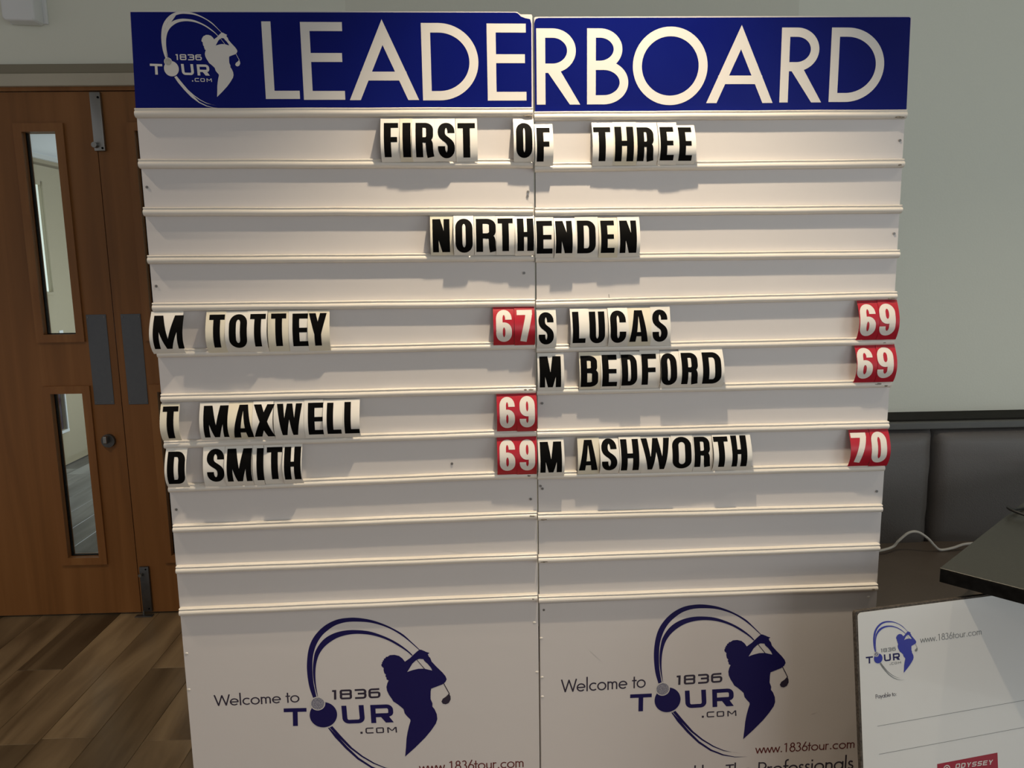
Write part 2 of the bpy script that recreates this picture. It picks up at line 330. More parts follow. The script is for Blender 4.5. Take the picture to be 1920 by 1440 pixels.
def square(ch, W, s, t):                            # wide squared capitals of the logo, height 1
    r = .2; x0, x1, y0, y1 = s/2, W-s/2, t/2, 1-t/2
    if ch == 'T': return [rect(W/2-s/2, 0, W/2+s/2, 1), rect(0, 1-t, W, 1)]
    if ch == '.': return [rect(0, 0, W, 1)]
    if ch == 'U': return stroke([(x0, 1), (x0, y0+r)]+arc(x0+r, y0+r, r, r, 180, 270, 5)+arc(x1-r, y0+r, r, r, 270, 360, 5)+[(x1, 1)], s, t)
    if ch == 'C': return stroke([(W, y1), (x0+r, y1)]+arc(x0+r, y1-r, r, r, 90, 180, 5)+arc(x0+r, y0+r, r, r, 180, 270, 5)+[(W, y0)], s, t)
    if ch in 'O': return stroke(arc(x1-r*.6, y1-r*.6, r*.6, r*.6, 0, 90, 4)+arc(x0+r*.6, y1-r*.6, r*.6, r*.6, 90, 180, 4)+arc(x0+r*.6, y0+r*.6, r*.6, r*.6, 180, 270, 4)+arc(x1-r*.6, y0+r*.6, r*.6, r*.6, 270, 360, 4), s, t, True)
    if ch == 'D': return [rect(0, 0, s, 1)]+stroke([(x0, y1)]+arc(x1-r, y1-r, r, r, 90, 0, 5)+arc(x1-r, y0+r, r, r, 0, -90, 5)+[(x0, y0)], s, t)
    if ch == 'M': return [rect(0, 0, s, 1), rect(W-s, 0, W, 1), [(0, 1), (s*1.3, 1), (W/2+s*.5, .35), (W/2-s*.5, .35)], [(W-s*1.3, 1), (W, 1), (W/2+s*.5, .35), (W/2-s*.5, .35)]]
    if ch == 'R': return [rect(0, 0, s, 1)]+stroke([(x0, y1)]+arc(x1-r, y1-r, r, r, 90, 0, 5)+arc(x1-r, .42+r*.6, r, r*.6, 0, -90, 5)+[(x0, .42)], s, t)+[[(W*.38, .42), (W*.38+s*1.7, .42), (W, 0), (W-s*1.6, 0)]]
    if ch == '1': return [rect(W-s, 0, W, 1), rect(W*.2, 1-t, W, 1)]
    if ch == '8':
        a = stroke(arc(x1-.12, y1-.1, .12, .1, 0, 90, 4)+arc(x0+.12, y1-.1, .12, .1, 90, 180, 4)+[(x0, .62)]+arc(x0+.12, .53+.06, .12, .06, 180, 270, 4)+arc(x1-.12, .53+.06, .12, .06, 270, 360, 4), s, t, True)
        return a+stroke(arc(x1-.12, .53-.1, .12, .1, 0, 90, 4)+arc(x0+.12, .53-.1, .12, .1, 90, 180, 4)+arc(x0+.12, y0+.12, .12, .12, 180, 270, 4)+arc(x1-.12, y0+.12, .12, .12, 270, 360, 4), s, t, True)
    if ch == '3': return stroke([(0, y1), (x1-r, y1)]+arc(x1-r, y1-r, r, r, 90, 0, 4)+arc(x1-r, .53+.1, r, .1, 0, -90, 4)+[(W*.25, .53)], s, t)+stroke([(W*.25, .53)]+arc(x1-r, .53-.1, r, .1, 90, 0, 4)+arc(x1-r, y0+r, r, r, 0, -90, 4)+[(0, y0)], s, t)
    if ch == '6': return stroke([(W*.92, y1), (x0+r, y1)]+arc(x0+r, y1-r, r, r, 90, 180, 4)+arc(x0+r, y0+r, r, r, 180, 270, 4)+arc(x1-r, y0+r, r, r, 270, 360, 4)+arc(x1-r, .58-r*.7, r, r*.7, 0, 90, 4)+[(x0, .58)], s, t)
    if ch == 'Y': return [[(0, 1), (s*1.2, 1), (W/2+s/2, .4), (W/2-s/2, .4)], [(W-s*1.2, 1), (W, 1), (W/2+s/2, .4), (W/2-s/2, .4)], rect(W/2-s/2, 0, W/2+s/2, .45)]
    if ch == 'E': return [rect(0, 0, s, 1), rect(0, 1-t, W, 1), rect(0, .42, W*.9, .42+t), rect(0, 0, W, t)]
    if ch == 'S': return stroke([(W, y1), (x0+r, y1)]+arc(x0+r, y1-r*.8, r, r*.8, 90, 180, 4)+arc(x0+r, .5+r*.5, r, r*.5, 180, 270, 4)+arc(x1-r, .5-r*.5, r, r*.5, 90, 0, 4)+arc(x1-r, y0+r*.8, r, r*.8, 0, -90, 4)+[(0, y0)], s, t)
def light_text(txt, wt):                            # thin geometric lettering as strokes; cap height 1
    x = 0; P = []; xh = .62; r = xh/2
    def ring(cx, cy, rx, ry): return stroke(arc(cx, cy, rx, ry, 0, 360, 24), wt, wt, True)
    S = lambda pts: segs(pts, wt, wt)
    for ch in txt:
        g = []; a = .3
        if ch == 'W': g = S([(0, 1), (.26, .04), (.54, .95), (.82, .04), (1.08, 1)]); a = 1.12
        elif ch == 'P': g = S([(.06, 0), (.06, 1)])+stroke([(.06, .96), (.28, .96)]+arc(.28, .72, .24, .24, 90, -90)+[(.06, .48)], wt, wt); a = .62
        elif ch == 'T': g = S([(.28, 0), (.28, .96)])+S([(.03, .96), (.53, .96)]); a = .58
        elif ch == 'e': g = stroke(arc(r, r, r-.03, r-.03, -2, 318, 22), wt, wt)+S([(.05, r), (xh-.05, r)]); a = .70
        elif ch == 'o': g = ring(r+.01, r, r-.02, r-.02); a = .73
        elif ch == 'c': g = stroke(arc(r, r, r-.03, r-.03, 48, 312, 20), wt, wt); a = .60
        elif ch == 'l': g = S([(.06, 0), (.06, 1.1)]); a = .23
        elif ch == 'i': g = S([(.06, 0), (.06, xh)])+[rect(.0, .82, .12, .94)]; a = .23
        elif ch == 't': g = S([(.13, 0), (.13, .88)])+S([(.0, xh-.03), (.28, xh-.03)]); a = .33
        elif ch == 'f': g = stroke([(.13, 0), (.13, .85)]+arc(.28, .88, .15, .18, 180, 70, 8), wt, wt)+S([(0, xh-.03), (.3, xh-.03)]); a = .34
        elif ch in 'wv': g = S([(0, xh), (.17, .03), (.36, xh-.04), (.55, .03), (.72, xh)]); a = .76
        elif ch == 'm': g = S([(.06, 0), (.06, xh)])+stroke(arc(.22, xh-.20, .16, .17, 180, 0)+[(.38, 0)], wt, wt)+stroke(arc(.54, xh-.20, .16, .17, 180, 0)+[(.70, 0)], wt, wt); a = .86
        elif ch == 'n': g = S([(.06, 0), (.06, xh)])+stroke(arc(.26, xh-.22, .20, .19, 180, 0)+[(.46, 0)], wt, wt); a = .60
        elif ch == 'h': g = S([(.06, 0), (.06, 1.1)])+stroke(arc(.26, xh-.22, .20, .19, 180, 0)+[(.46, 0)], wt, wt); a = .60
        elif ch == 'u': g = stroke([(.06, xh)]+arc(.26, .24, .20, .21, 180, 360)+[(.46, xh)], wt, wt)+S([(.46, 0), (.46, .3)]); a = .60
        elif ch == 'r': g = S([(.06, 0), (.06, xh)])+stroke(arc(.24, xh-.22, .18, .19, 180, 60, 8), wt, wt); a = .38
        elif ch == 's': g = stroke(bez((.30, xh-.08), (.20, xh+.04), (.02, xh), (.06, xh-.2), 8)+bez((.06, xh-.2), (.12, .30), (.36, .30), (.32, .14), 8)+bez((.32, .14), (.28, -.02), (.10, .0), (.03, .12), 8), wt, wt); a = .42
        elif ch == 'a': g = ring(r+.01, r, r-.03, r-.02)+S([(xh-.02, 0), (xh-.02, xh)]); a = .74
        elif ch == 'd': g = ring(r+.01, r, r-.03, r-.02)+S([(xh-.02, 0), (xh-.02, 1.1)]); a = .74
        elif ch == 'b': g = ring(r+.03, r, r-.03, r-.02)+S([(.06, 0), (.06, 1.1)]); a = .74
        elif ch == 'y': g = S([(0, xh), (.25, .05)])+S([(.48, xh), (.12, -.3)]); a = .54
        elif ch == '.': g = [rect(.08, 0, .21, .13)]; a = .34
        elif ch == ':': g = [rect(.08, 0, .2, .12), rect(.08, .42, .2, .54)]; a = .3
        elif ch == '1': g = S([(.10, .86), (.27, .96), (.27, 0)]); a = .58
        elif ch == '8': g = ring(.27, .75, .17, .21)+ring(.27, .28, .23, .26); a = .58
        elif ch == '3': g = stroke(arc(.24, .75, .17, .21, 150, -80, 14), wt, wt)+stroke(arc(.22, .28, .23, .26, 85, -150, 16), wt, wt); a = .58
        elif ch == '6': g = ring(.28, .28, .23, .26)+S([(.36, 1), (.09, .42)]); a = .58
        elif ch == ' ': a = .32
        P += [[(u+x, v) for u, v in p] for p in g]; x += a
    return P, x
def place(polys, bl, br, tl, W=1.0):                # unit polygons -> board plane, corners given in mm
    ex = ((br[0]-bl[0])/W/1000, (br[1]-bl[1])/W/1000); ey = ((tl[0]-bl[0])/1000, (tl[1]-bl[1])/1000)
    return [[(bl[0]/1000+x*ex[0]+y*ey[0], bl[1]/1000+x*ex[1]+y*ey[1]) for x, y in p] for p in polys]
def sheet(name, polys, m, parent, u0, z0, d, holes=(), smoothpoly=False):
    vs, tr_ = merge(polys, holes)
    return mobj(name, [(x-u0, -d, y-z0) for x, y in vs], tr_, m, parent)
def spline(pts, n=4, closed=True):
    o = []; N = len(pts)
    for i in range(N):
        p0, p1, p2, p3 = pts[(i-1) % N], pts[i], pts[(i+1) % N], pts[(i+2) % N]
        for k in range(n):
            t = k/n
            o.append(tuple(.5*((2*p1[j])+(p2[j]-p0[j])*t+(2*p0[j]-5*p1[j]+4*p2[j]-p3[j])*t*t+(3*p1[j]-p0[j]-3*p2[j]+p3[j])*t**3) for j in (0, 1)))
    return o

# ------------------------------------------------------------------ measured layout (millimetres on the board: across, up)
RAILS_L=[[-715.8,1712.3,101.0,1712.1],[-717.1,1611.5,100.5,1606.0],[-715.9,1514.1,100.1,1506.8],[-715.7,1414.8,101.5,1409.1],[-714.3,1314.7,101.7,1309.6],[-712.7,1215.0,102.0,1216.5],[-713.0,1116.9,102.2,1117.0],[-714.8,1013.5,102.5,1018.2],[-713.8,914.0,102.8,921.2],[-711.6,820.2,101.9,823.9],[-712.9,723.5,101.0,723.6],[-713.9,622.6,101.3,624.1]]
RAILS_R=[[105.5,1703.4,918.8,1705.3],[105.6,1598.2,919.8,1601.7],[104.7,1504.5,921.6,1503.0],[104.9,1406.8,922.0,1404.8],[106.4,1307.2,922.0,1312.1],[105.4,1208.2,921.2,1209.3],[105.7,1112.1,921.3,1110.7],[106.1,1015.6,922.6,1012.9],[105.2,917.4,918.7,912.3],[105.5,820.0,919.9,812.3],[105.9,717.0,919.4,716.0],[106.3,618.6,920.4,615.3]]
TILES=[('F','FIRST',0,'top row','w','L',-217.9,-177.9,1611.2,1700.4,-210.8,-181.3,1620.5,1690.8),('I','FIRST',1,'top row','w','L',-177.8,-151.8,1611.7,1700.3,-172.0,-155.4,1620.0,1690.7),('R','FIRST',2,'top row','w','L',-152.9,-105.6,1611.4,1700.2,-145.0,-108.6,1619.7,1690.6),('S','FIRST',3,'top row','w','L',-105.6,-62.2,1611.9,1700.0,-99.0,-64.0,1617.6,1690.4),('T','FIRST',4,'top row','w','L',-61.4,-16.4,1610.9,1700.2,-57.6,-21.0,1619.2,1690.2),('O','OF',0,'top row','w','L',59.8,102.9,1610.1,1699.1,64.9,98.8,1617.3,1689.8),('F','OF',0,'top row','w','R',104.7,143.1,1601.7,1687.8,108.2,136.5,1609.4,1679.9),('T','THREE',0,'top row','w','R',227.1,271.6,1600.8,1690.9,229.6,265.9,1609.7,1680.5),('H','THREE',1,'top row','w','R',271.6,322.4,1601.3,1691.5,274.7,314.9,1609.0,1681.1),('R','THREE',2,'top row','w','R',322.8,367.2,1601.7,1690.6,322.6,357.2,1609.1,1679.8),('E','THREE',3,'top row','w','R',368.0,409.4,1601.4,1690.4,371.4,400.7,1609.9,1680.0),('E','THREE',4,'top row','w','R',409.9,449.1,1603.0,1684.8,412.3,440.9,1609.3,1679.8),('N','NORTHENDEN',0,'second row of words','w','L',-120.9,-72.2,1416.7,1501.0,-116.1,-79.7,1423.1,1493.0),('O','NORTHENDEN',1,'second row of words','w','L',-71.4,-28.2,1416.5,1501.2,-67.5,-31.0,1421.3,1493.2),('R','NORTHENDEN',2,'second row of words','w','L',-27.4,18.9,1416.2,1501.5,-23.4,18.6,1422.6,1492.7),('T','NORTHENDEN',3,'second row of words','w','L',19.3,60.1,1414.9,1499.5,23.2,55.7,1423.5,1493.0),('H','NORTHENDEN',4,'second row of words','w','L',60.1,102.1,1413.6,1499.1,64.6,99.9,1423.3,1492.5),('E','NORTHENDEN',0,'second row of words','w','R',103.6,143.9,1408.4,1496.0,106.4,140.3,1417.1,1486.8),('N','NORTHENDEN',1,'second row of words','w','R',144.7,190.1,1407.0,1493.3,147.2,183.2,1417.3,1486.4),('D','NORTHENDEN',2,'second row of words','w','R',190.1,240.8,1407.1,1495.4,194.4,234.4,1416.6,1486.6),('E','NORTHENDEN',3,'second row of words','w','R',241.2,282.6,1406.5,1493.4,245.6,275.2,1416.8,1486.1),('N','NORTHENDEN',4,'second row of words','w','R',283.0,331.3,1407.4,1493.7,286.9,323.6,1416.2,1485.6),('M','M TOTTEY',0,'TOTTEY row','w','L',-719.1,-651.8,1216.5,1306.6,-711.4,-649.6,1227.8,1298.1),('T','M TOTTEY',1,'TOTTEY row','w','L',-603.5,-562.0,1216.2,1305.1,-596.3,-563.9,1228.4,1298.1),('O','M TOTTEY',2,'TOTTEY row','w','L',-562.3,-516.8,1216.5,1304.4,-553.8,-516.0,1226.7,1298.1),('T','M TOTTEY',3,'TOTTEY row','w','L',-516.7,-474.9,1216.3,1305.1,-510.3,-477.6,1228.9,1298.1),('T','M TOTTEY',4,'TOTTEY row','w','L',-474.5,-430.6,1216.2,1304.3,-467.4,-435.1,1228.4,1298.1),('E','M TOTTEY',5,'TOTTEY row','w','L',-430.2,-389.6,1216.0,1303.6,-421.9,-389.0,1227.4,1297.2),('Y','M TOTTEY',6,'TOTTEY row','w','L',-389.2,-343.2,1215.9,1303.2,-387.1,-349.2,1227.8,1297.3),('6','67',0,'TOTTEY row','r','L',10.0,55.8,1218.8,1306.1,16.0,50.3,1227.3,1297.0),('7','67',1,'TOTTEY row','r','L',56.2,101.0,1217.9,1306.1,61.6,95.2,1227.5,1296.2),('S','S LUCAS',0,'LUCAS row','w','R',105.3,148.3,1212.1,1297.1,108.9,142.2,1219.9,1290.3),('L','S LUCAS',1,'LUCAS row','w','R',179.1,220.4,1212.6,1297.3,183.6,212.0,1221.9,1290.2),('U','S LUCAS',2,'LUCAS row','w','R',220.4,262.5,1212.5,1296.6,221.1,255.5,1220.3,1289.8),('C','S LUCAS',3,'LUCAS row','w','R',262.9,306.8,1212.0,1297.4,266.6,301.1,1220.6,1291.3),('A','S LUCAS',4,'LUCAS row','w','R',307.2,358.4,1211.8,1297.3,309.8,351.6,1222.0,1290.9),('S','S LUCAS',5,'LUCAS row','w','R',358.4,402.5,1211.6,1298.4,361.6,395.6,1220.6,1291.6),('6','69',0,'LUCAS row','r','R',831.8,878.3,1214.2,1302.9,833.8,869.3,1223.8,1295.1),('9','69',1,'LUCAS row','r','R',878.2,924.4,1214.1,1303.7,877.5,914.8,1224.1,1295.5),('M','M BEDFORD',0,'BEDFORD row','w','R',106.4,165.3,1115.3,1199.6,110.8,158.3,1123.9,1192.4),('B','M BEDFORD',1,'BEDFORD row','w','R',199.3,246.9,1116.8,1199.7,202.1,240.8,1123.0,1192.1),('E','M BEDFORD',2,'BEDFORD row','w','R',246.9,291.2,1116.5,1199.5,249.9,283.1,1123.1,1193.2),('D','M BEDFORD',3,'BEDFORD row','w','R',291.6,335.5,1115.8,1199.0,292.7,327.2,1124.5,1193.0),('F','M BEDFORD',4,'BEDFORD row','w','R',335.9,380.8,1115.9,1200.8,339.3,372.3,1124.6,1193.2),('O','M BEDFORD',5,'BEDFORD row','w','R',381.2,423.8,1115.7,1198.3,381.2,416.7,1123.2,1193.9),('R','M BEDFORD',6,'BEDFORD row','w','R',424.1,473.4,1115.3,1202.1,428.0,464.0,1124.5,1194.1),('D','M BEDFORD',7,'BEDFORD row','w','R',473.4,523.6,1115.4,1202.3,475.3,516.8,1124.5,1194.2),('6','69',0,'BEDFORD row','r','R',831.2,880.2,1116.6,1203.3,832.4,868.7,1126.3,1196.0),('9','69',1,'BEDFORD row','r','R',880.1,925.0,1116.7,1203.6,879.0,916.6,1126.8,1196.6),('T','T MAXWELL',0,'MAXWELL row','w','L',-715.7,-675.6,1025.5,1106.6,-710.4,-677.6,1031.3,1100.9),('M','T MAXWELL',1,'MAXWELL row','w','L',-632.1,-570.4,1024.4,1107.0,-623.4,-570.3,1031.3,1100.4),('A','T MAXWELL',2,'MAXWELL row','w','L',-570.3,-518.3,1024.4,1106.3,-560.0,-516.2,1029.6,1100.9),('X','T MAXWELL',3,'MAXWELL row','w','L',-517.8,-474.0,1023.8,1107.5,-516.0,-471.0,1030.7,1100.9),('W','T MAXWELL',4,'MAXWELL row','w','L',-473.6,-408.8,1023.1,1106.9,-467.0,-412.5,1032.0,1100.7),('E','T MAXWELL',5,'MAXWELL row','w','L',-408.4,-367.0,1022.4,1107.9,-399.7,-365.8,1031.6,1101.3),('L','T MAXWELL',6,'MAXWELL row','w','L',-366.5,-323.8,1022.8,1106.8,-358.1,-327.5,1032.9,1100.6),('L','T MAXWELL',7,'MAXWELL row','w','L',-323.8,-287.2,1022.4,1106.6,-320.5,-288.4,1032.6,1101.3),('6','69',0,'MAXWELL row','r','L',14.5,59.2,1025.4,1112.2,20.5,54.2,1033.6,1103.4),('9','69',1,'MAXWELL row','r','L',59.2,104.0,1024.2,1111.9,65.0,98.8,1034.4,1104.3),('D','D SMITH',0,'SMITH row','w','L',-712.8,-666.9,919.0,1007.5,-707.4,-669.3,930.1,1000.3),('S','D SMITH',1,'SMITH row','w','L',-632.5,-585.6,919.2,1009.9,-623.9,-586.8,931.5,1003.8),('M','D SMITH',2,'SMITH row','w','L',-585.1,-525.7,918.7,1009.6,-579.8,-526.4,931.8,1003.1),('I','D SMITH',3,'SMITH row','w','L',-525.2,-502.4,918.6,1009.6,-516.3,-501.3,932.4,1002.6),('T','D SMITH',4,'SMITH row','w','L',-501.9,-459.6,920.4,1009.4,-495.0,-461.4,933.1,1003.7),('H','D SMITH',5,'SMITH row','w','L',-459.2,-417.5,920.2,1009.0,-455.6,-419.6,933.0,1003.8),('6','69',0,'SMITH row','r','L',13.6,57.8,924.9,1011.8,18.9,53.7,935.3,1005.5),('9','69',1,'SMITH row','r','L',57.8,103.0,924.3,1011.8,63.7,98.3,935.1,1005.1),('M','M ASHWORTH',0,'ASHWORTH row','w','R',105.4,164.6,918.0,1004.9,109.9,158.7,930.1,998.6),('A','M ASHWORTH',1,'ASHWORTH row','w','R',195.5,244.8,921.2,1005.0,198.0,240.6,931.6,1000.3),('S','M ASHWORTH',2,'ASHWORTH row','w','R',245.2,289.0,920.5,1002.8,248.7,283.3,931.4,1001.8),('H','M ASHWORTH',3,'ASHWORTH row','w','R',289.8,339.9,919.9,1004.8,292.7,333.5,930.0,999.7),('W','M ASHWORTH',4,'ASHWORTH row','w','R',340.3,409.5,918.8,1003.5,340.4,406.0,930.2,1000.0),('O','M ASHWORTH',5,'ASHWORTH row','w','R',409.9,459.9,919.1,1004.7,411.4,455.4,929.6,1001.2),('R','M ASHWORTH',6,'ASHWORTH row','w','R',460.8,504.8,918.8,1003.4,462.8,498.7,931.9,999.9),('T','M ASHWORTH',7,'ASHWORTH row','w','R',505.1,547.6,920.0,1003.8,507.0,540.1,931.8,999.5),('H','M ASHWORTH',8,'ASHWORTH row','w','R',548.0,594.8,920.3,1003.4,547.2,583.7,930.5,1000.4),('7','70',0,'ASHWORTH row','r','R',828.9,877.0,919.6,1004.8,831.0,867.1,930.3,998.7),('0','70',1,'ASHWORTH row','r','R',877.4,922.6,918.6,1005.2,877.6,913.7,928.8,999.9)]
HEAD_L=[('L',-452.6,-382.8,1741.4,1893.1),('E',-374.8,-289.8,1739.6,1892.4),('A',-280.4,-136.5,1738.8,1898.1),('D',-128.3,-10.7,1738.0,1891.3),('E',7.7,89.5,1737.3,1890.7)]
HEAD_R=[('R',111.3,204.0,1728.9,1881.6),('B',218.5,306.9,1729.2,1882.0),('O',316.3,477.5,1727.3,1886.1),('A',476.3,622.0,1731.3,1889.8),('R',636.7,729.4,1732.2,1884.9),('D',745.8,865.3,1733.0,1885.3)]
SIGN_L=[[-711.4,1910.1],[-333.0,1911.2],[67.9,1912.5],[73.4,1910.9],[80.0,1904.7],[88.9,1901.6],[98.9,1899.6],[101.4,1890.1],[100.4,1719.0],[100.4,1714.1],[-717.6,1720.6]]
SIGN_R=[[107.2,1891.2],[110.1,1899.6],[116.8,1902.2],[915.1,1907.1],[918.2,1904.9],[921.9,1712.9],[507.3,1709.6],[107.7,1707.5]]
BOARD_L=[[-714.0,1912.5],[-333.4,1914.2],[71.5,1915.0],[79.2,1909.8],[102.1,1909.9],[103.7,1906.7],[104.5,180.9],[-717.4,228.7],[-717.2,617.6],[-717.4,1288.0],[-718.2,1685.2]]
BOARD_R=[[107.6,1903.6],[111.5,1905.2],[915.4,1910.6],[921.6,1908.0],[921.0,1706.7],[924.7,1109.4],[925.0,611.6],[927.1,335.9],[107.1,180.8]]
SCREWS_L=[[90.8,1549.1],[89.6,1540.1],[-709.1,1565.9],[-707.4,1360.2],[89.4,861.9],[-705.6,864.4],[80.1,1376.0],[-88.6,951.2]]
SCREWS_R=[[912.6,1652.2],[912.5,1451.0],[117.7,1084.9],[112.2,892.2],[116.7,885.7],[909.4,853.3],[117.5,590.5]]
LG_BAND1=[[393.9,390.2],[386.0,418.5],[382.2,450.3],[382.1,478.6],[386.1,509.7],[394.6,534.3],[409.0,555.3],[427.9,572.2],[451.2,583.8],[474.8,588.0],[498.5,588.0],[528.2,582.7],[555.3,573.1],[579.5,560.9],[603.9,545.2],[622.5,527.1],[643.4,505.2],[642.0,504.3],[621.1,524.7],[601.0,541.9],[578.1,557.2],[553.9,568.2],[528.4,575.5],[501.7,578.2],[475.0,577.8],[451.5,571.4],[434.0,560.4],[418.0,545.6],[405.1,524.4],[397.2,499.8],[394.6,478.0],[394.4,452.9],[396.3,424.4],[401.9,391.7]]
LG_BAND2=[[404.9,391.5],[399.5,414.7],[395.7,443.4],[395.6,468.6],[398.2,490.4],[402.4,507.4],[413.9,527.2],[428.4,541.4],[448.9,552.0],[472.5,557.2],[496.3,557.7],[526.1,553.9],[553.2,544.3],[577.4,532.3],[598.8,518.2],[617.4,502.3],[626.8,491.8],[625.0,490.3],[612.9,501.8],[594.4,515.2],[573.0,528.7],[550.3,538.8],[526.3,545.5],[499.5,548.2],[475.8,546.2],[455.1,540.2],[437.5,530.1],[421.5,515.9],[410.0,497.7],[403.5,476.0],[400.9,452.6],[401.4,424.1],[405.5,391.5]]
LG_TAIL1=[[426.8,311.8],[442.3,287.4],[467.2,256.7],[495.3,227.3],[526.5,204.2],[557.5,190.2],[588.5,183.5],[622.4,182.9],[588.4,185.2],[560.5,192.7],[529.4,207.7],[498.2,231.8],[471.7,261.0],[448.3,290.9],[429.8,312.3]]
LG_TAIL2=[[430.7,312.9],[451.4,286.9],[476.3,258.5],[504.3,234.1],[532.3,215.1],[560.2,202.0],[605.1,193.2],[585.0,196.9],[560.2,204.3],[535.3,216.9],[507.3,236.5],[482.4,259.2],[457.4,289.8],[437.2,316.1]]
LG_GOLFER=[[553.8,470.6],[555.9,473.0],[554.6,475.3],[557.6,476.7],[556.9,479.9],[560.1,481.0],[559.4,484.2],[563.0,485.6],[565.3,489.6],[567.4,488.8],[574.1,493.2],[584.6,493.7],[595.2,490.7],[603.0,484.0],[608.7,475.9],[621.0,484.8],[629.7,493.8],[637.0,500.7],[642.8,505.2],[646.8,505.0],[650.4,503.3],[655.0,501.2],[657.2,499.8],[666.4,496.2],[662.3,493.3],[664.6,487.5],[667.8,484.2],[671.2,474.5],[682.3,461.4],[696.5,446.4],[703.9,436.5],[706.7,428.4],[703.6,421.5],[696.3,415.5],[684.3,410.9],[670.2,405.5],[669.0,398.2],[668.8,379.0],[673.3,367.5],[673.0,359.4],[678.1,352.7],[683.5,339.5],[684.7,326.5],[681.4,315.3],[670.5,298.0],[655.9,279.2],[632.2,254.2],[607.8,231.0],[610.1,255.5],[611.5,278.3],[614.0,294.4],[617.4,310.5],[621.2,323.9],[620.4,328.2],[614.1,335.0],[607.7,343.4],[604.9,354.8],[598.0,361.6],[590.2,368.5],[580.9,375.4],[577.6,381.9],[571.3,391.9],[566.4,403.3],[565.2,412.9],[567.3,422.4],[570.4,429.2],[565.5,432.0],[565.4,436.8],[562.9,440.1],[564.2,444.1],[560.5,448.1],[558.8,456.1],[559.2,460.8],[554.3,465.8]]
LG_HOLE=[[613.8,449.4],[619.2,451.6],[628.1,454.4],[640.1,457.0],[653.7,457.0],[667.5,453.2],[672.7,451.6],[669.7,458.8],[662.3,468.6],[654.5,476.0],[651.9,481.1],[642.2,482.2],[634.8,478.8],[626.0,470.3],[618.9,458.0]]
LG_CLUB=[[711.9,392.3],[715.9,384.7],[716.2,376.6],[712.0,367.8],[704.5,364.3],[697.7,366.2],[694.4,371.9],[697.8,379.1],[705.2,384.2],[710.2,389.8]]
LG_SHAFT=[[[635.6,480.0],[636.8,480.6],[655.2,457.2],[653.4,456.7]],[[698.6,417.9],[700.4,418.8],[714.4,390.8],[712.6,390.3]]]
LG_O=[[417.1,346.1],[449.0,345.1],[416.5,378.5]]
LG_BALL=[[404.6,375.3],[419.9,374.5],[404.3,391.6]]
LG_TOUR=[('T',[[325.0,319.4],[377.9,319.2],[325.2,364.9]]),('U',[[462.2,321.3],[514.2,321.8],[459.1,367.7]]),('R',[[528.8,321.0],[581.7,321.5],[526.6,367.8]])]
LG_1836=[('1',[[435.9,383.6],[447.9,384.0],[436.1,408.1]]),('8',[[456.3,383.9],[484.6,384.3],[455.8,408.7]]),('3',[[491.5,384.0],[518.6,384.6],[490.9,409.2]]),('6',[[523.2,384.7],[551.2,385.5],[522.5,409.6]])]
LG_COM=[('.',[[502.8,294.2],[508.0,294.2],[502.7,299.4]]),('C',[[514.9,294.2],[533.8,294.5],[514.5,309.4]]),('O',[[539.9,294.5],[558.7,294.8],[539.2,309.1]]),('M',[[566.7,294.4],[589.2,294.8],[565.6,309.0]])]
AF_LEFT=[[1.001,0.0302,-835.188],[-0.0225,0.9988,14.1935]]
AF_HEAD=[[0.4634,0.0073,-834.906],[-0.0134,0.46,1647.4332]]
CHQ={'P0': [0.7441,1.4609,0.68],'yaw': 0.1901,'lean': 0.1431}
AF_CHQ=[[0.3154,0.0075,-89.1752],[-0.0092,0.3118,-203.7593]]
CHQ_URL=[[147.3,-79.9],[300.5,-80.0],[195.6,-66.3]]
CHQ_PAY=[[35.6,-182.1],[86.1,-182.6],[36.0,-173.8]]
CHQ_LINE=[[[37.2,-239.8],[400.8,-235.5]],[[38.3,-298.6],[374.6,-294.2]]]
CHQ_TAG=[[177.0,-340.6],[328.4,-339.3],[329.9,-373.2]]
CHQ_ODY=[[224.7,-357.9],[317.1,-363.7],[219.2,-350.9]]
TXT_WEL_L=[[-655.2,385.5],[-458.6,386.1],[-457.1,413.1]]
TXT_WEL_R=[[159.1,378.6],[365.1,382.0],[159.3,410.7]]
TXT_URL_L=[[-186.3,188.0],[67.9,187.3],[-107.3,213.1]]
TXT_URL_R=[[641.1,190.4],[895.0,192.0],[719.8,214.8]]
TXT_PRO=[[566.3,129.3],[894.1,135.0],[568.0,164.1]]
GRIME_R=[[899.0,1208.3],[913.8,1308.2],[889.9,1112.7],[917.9,1109.0],[928.7,615.3],[902.5,1700.2],[916.4,1600.1],[117.4,817.1],[110.4,715.8]]
GRIME_L=[[79.2,1118.9],[97.1,1119.0],[96.1,1705.4],[93.4,625.0],[85.4,921.7],[94.2,825.6]]
SCRATCH_L=[[[-113.3,748.0],[-101.1,744.1],[-86.9,740.2],[-74.7,738.0],[-60.3,740.4]],[[-33.3,754.5],[-21.1,752.7]],[[-33.5,936.4],[-27.4,940.3],[-21.3,941.8]],[[-394.3,273.8],[-378.5,275.0]],[[86.7,1539.6],[92.4,1530.2],[103.9,1522.6]]]
SCRATCH_R=[[[226.5,483.7],[238.5,470.9],[251.4,458.9]],[[374.1,237.4],[377.4,223.9],[382.0,208.4]],[[106.7,741.4],[117.1,747.9],[126.6,748.4]],[[776.7,290.2],[788.2,293.0],[795.3,304.5]],[[268.0,1332.7],[277.9,1334.4]],[[268.0,1326.8],[269.2,1317.0]],[[149.2,1320.6],[163.0,1320.3]]]


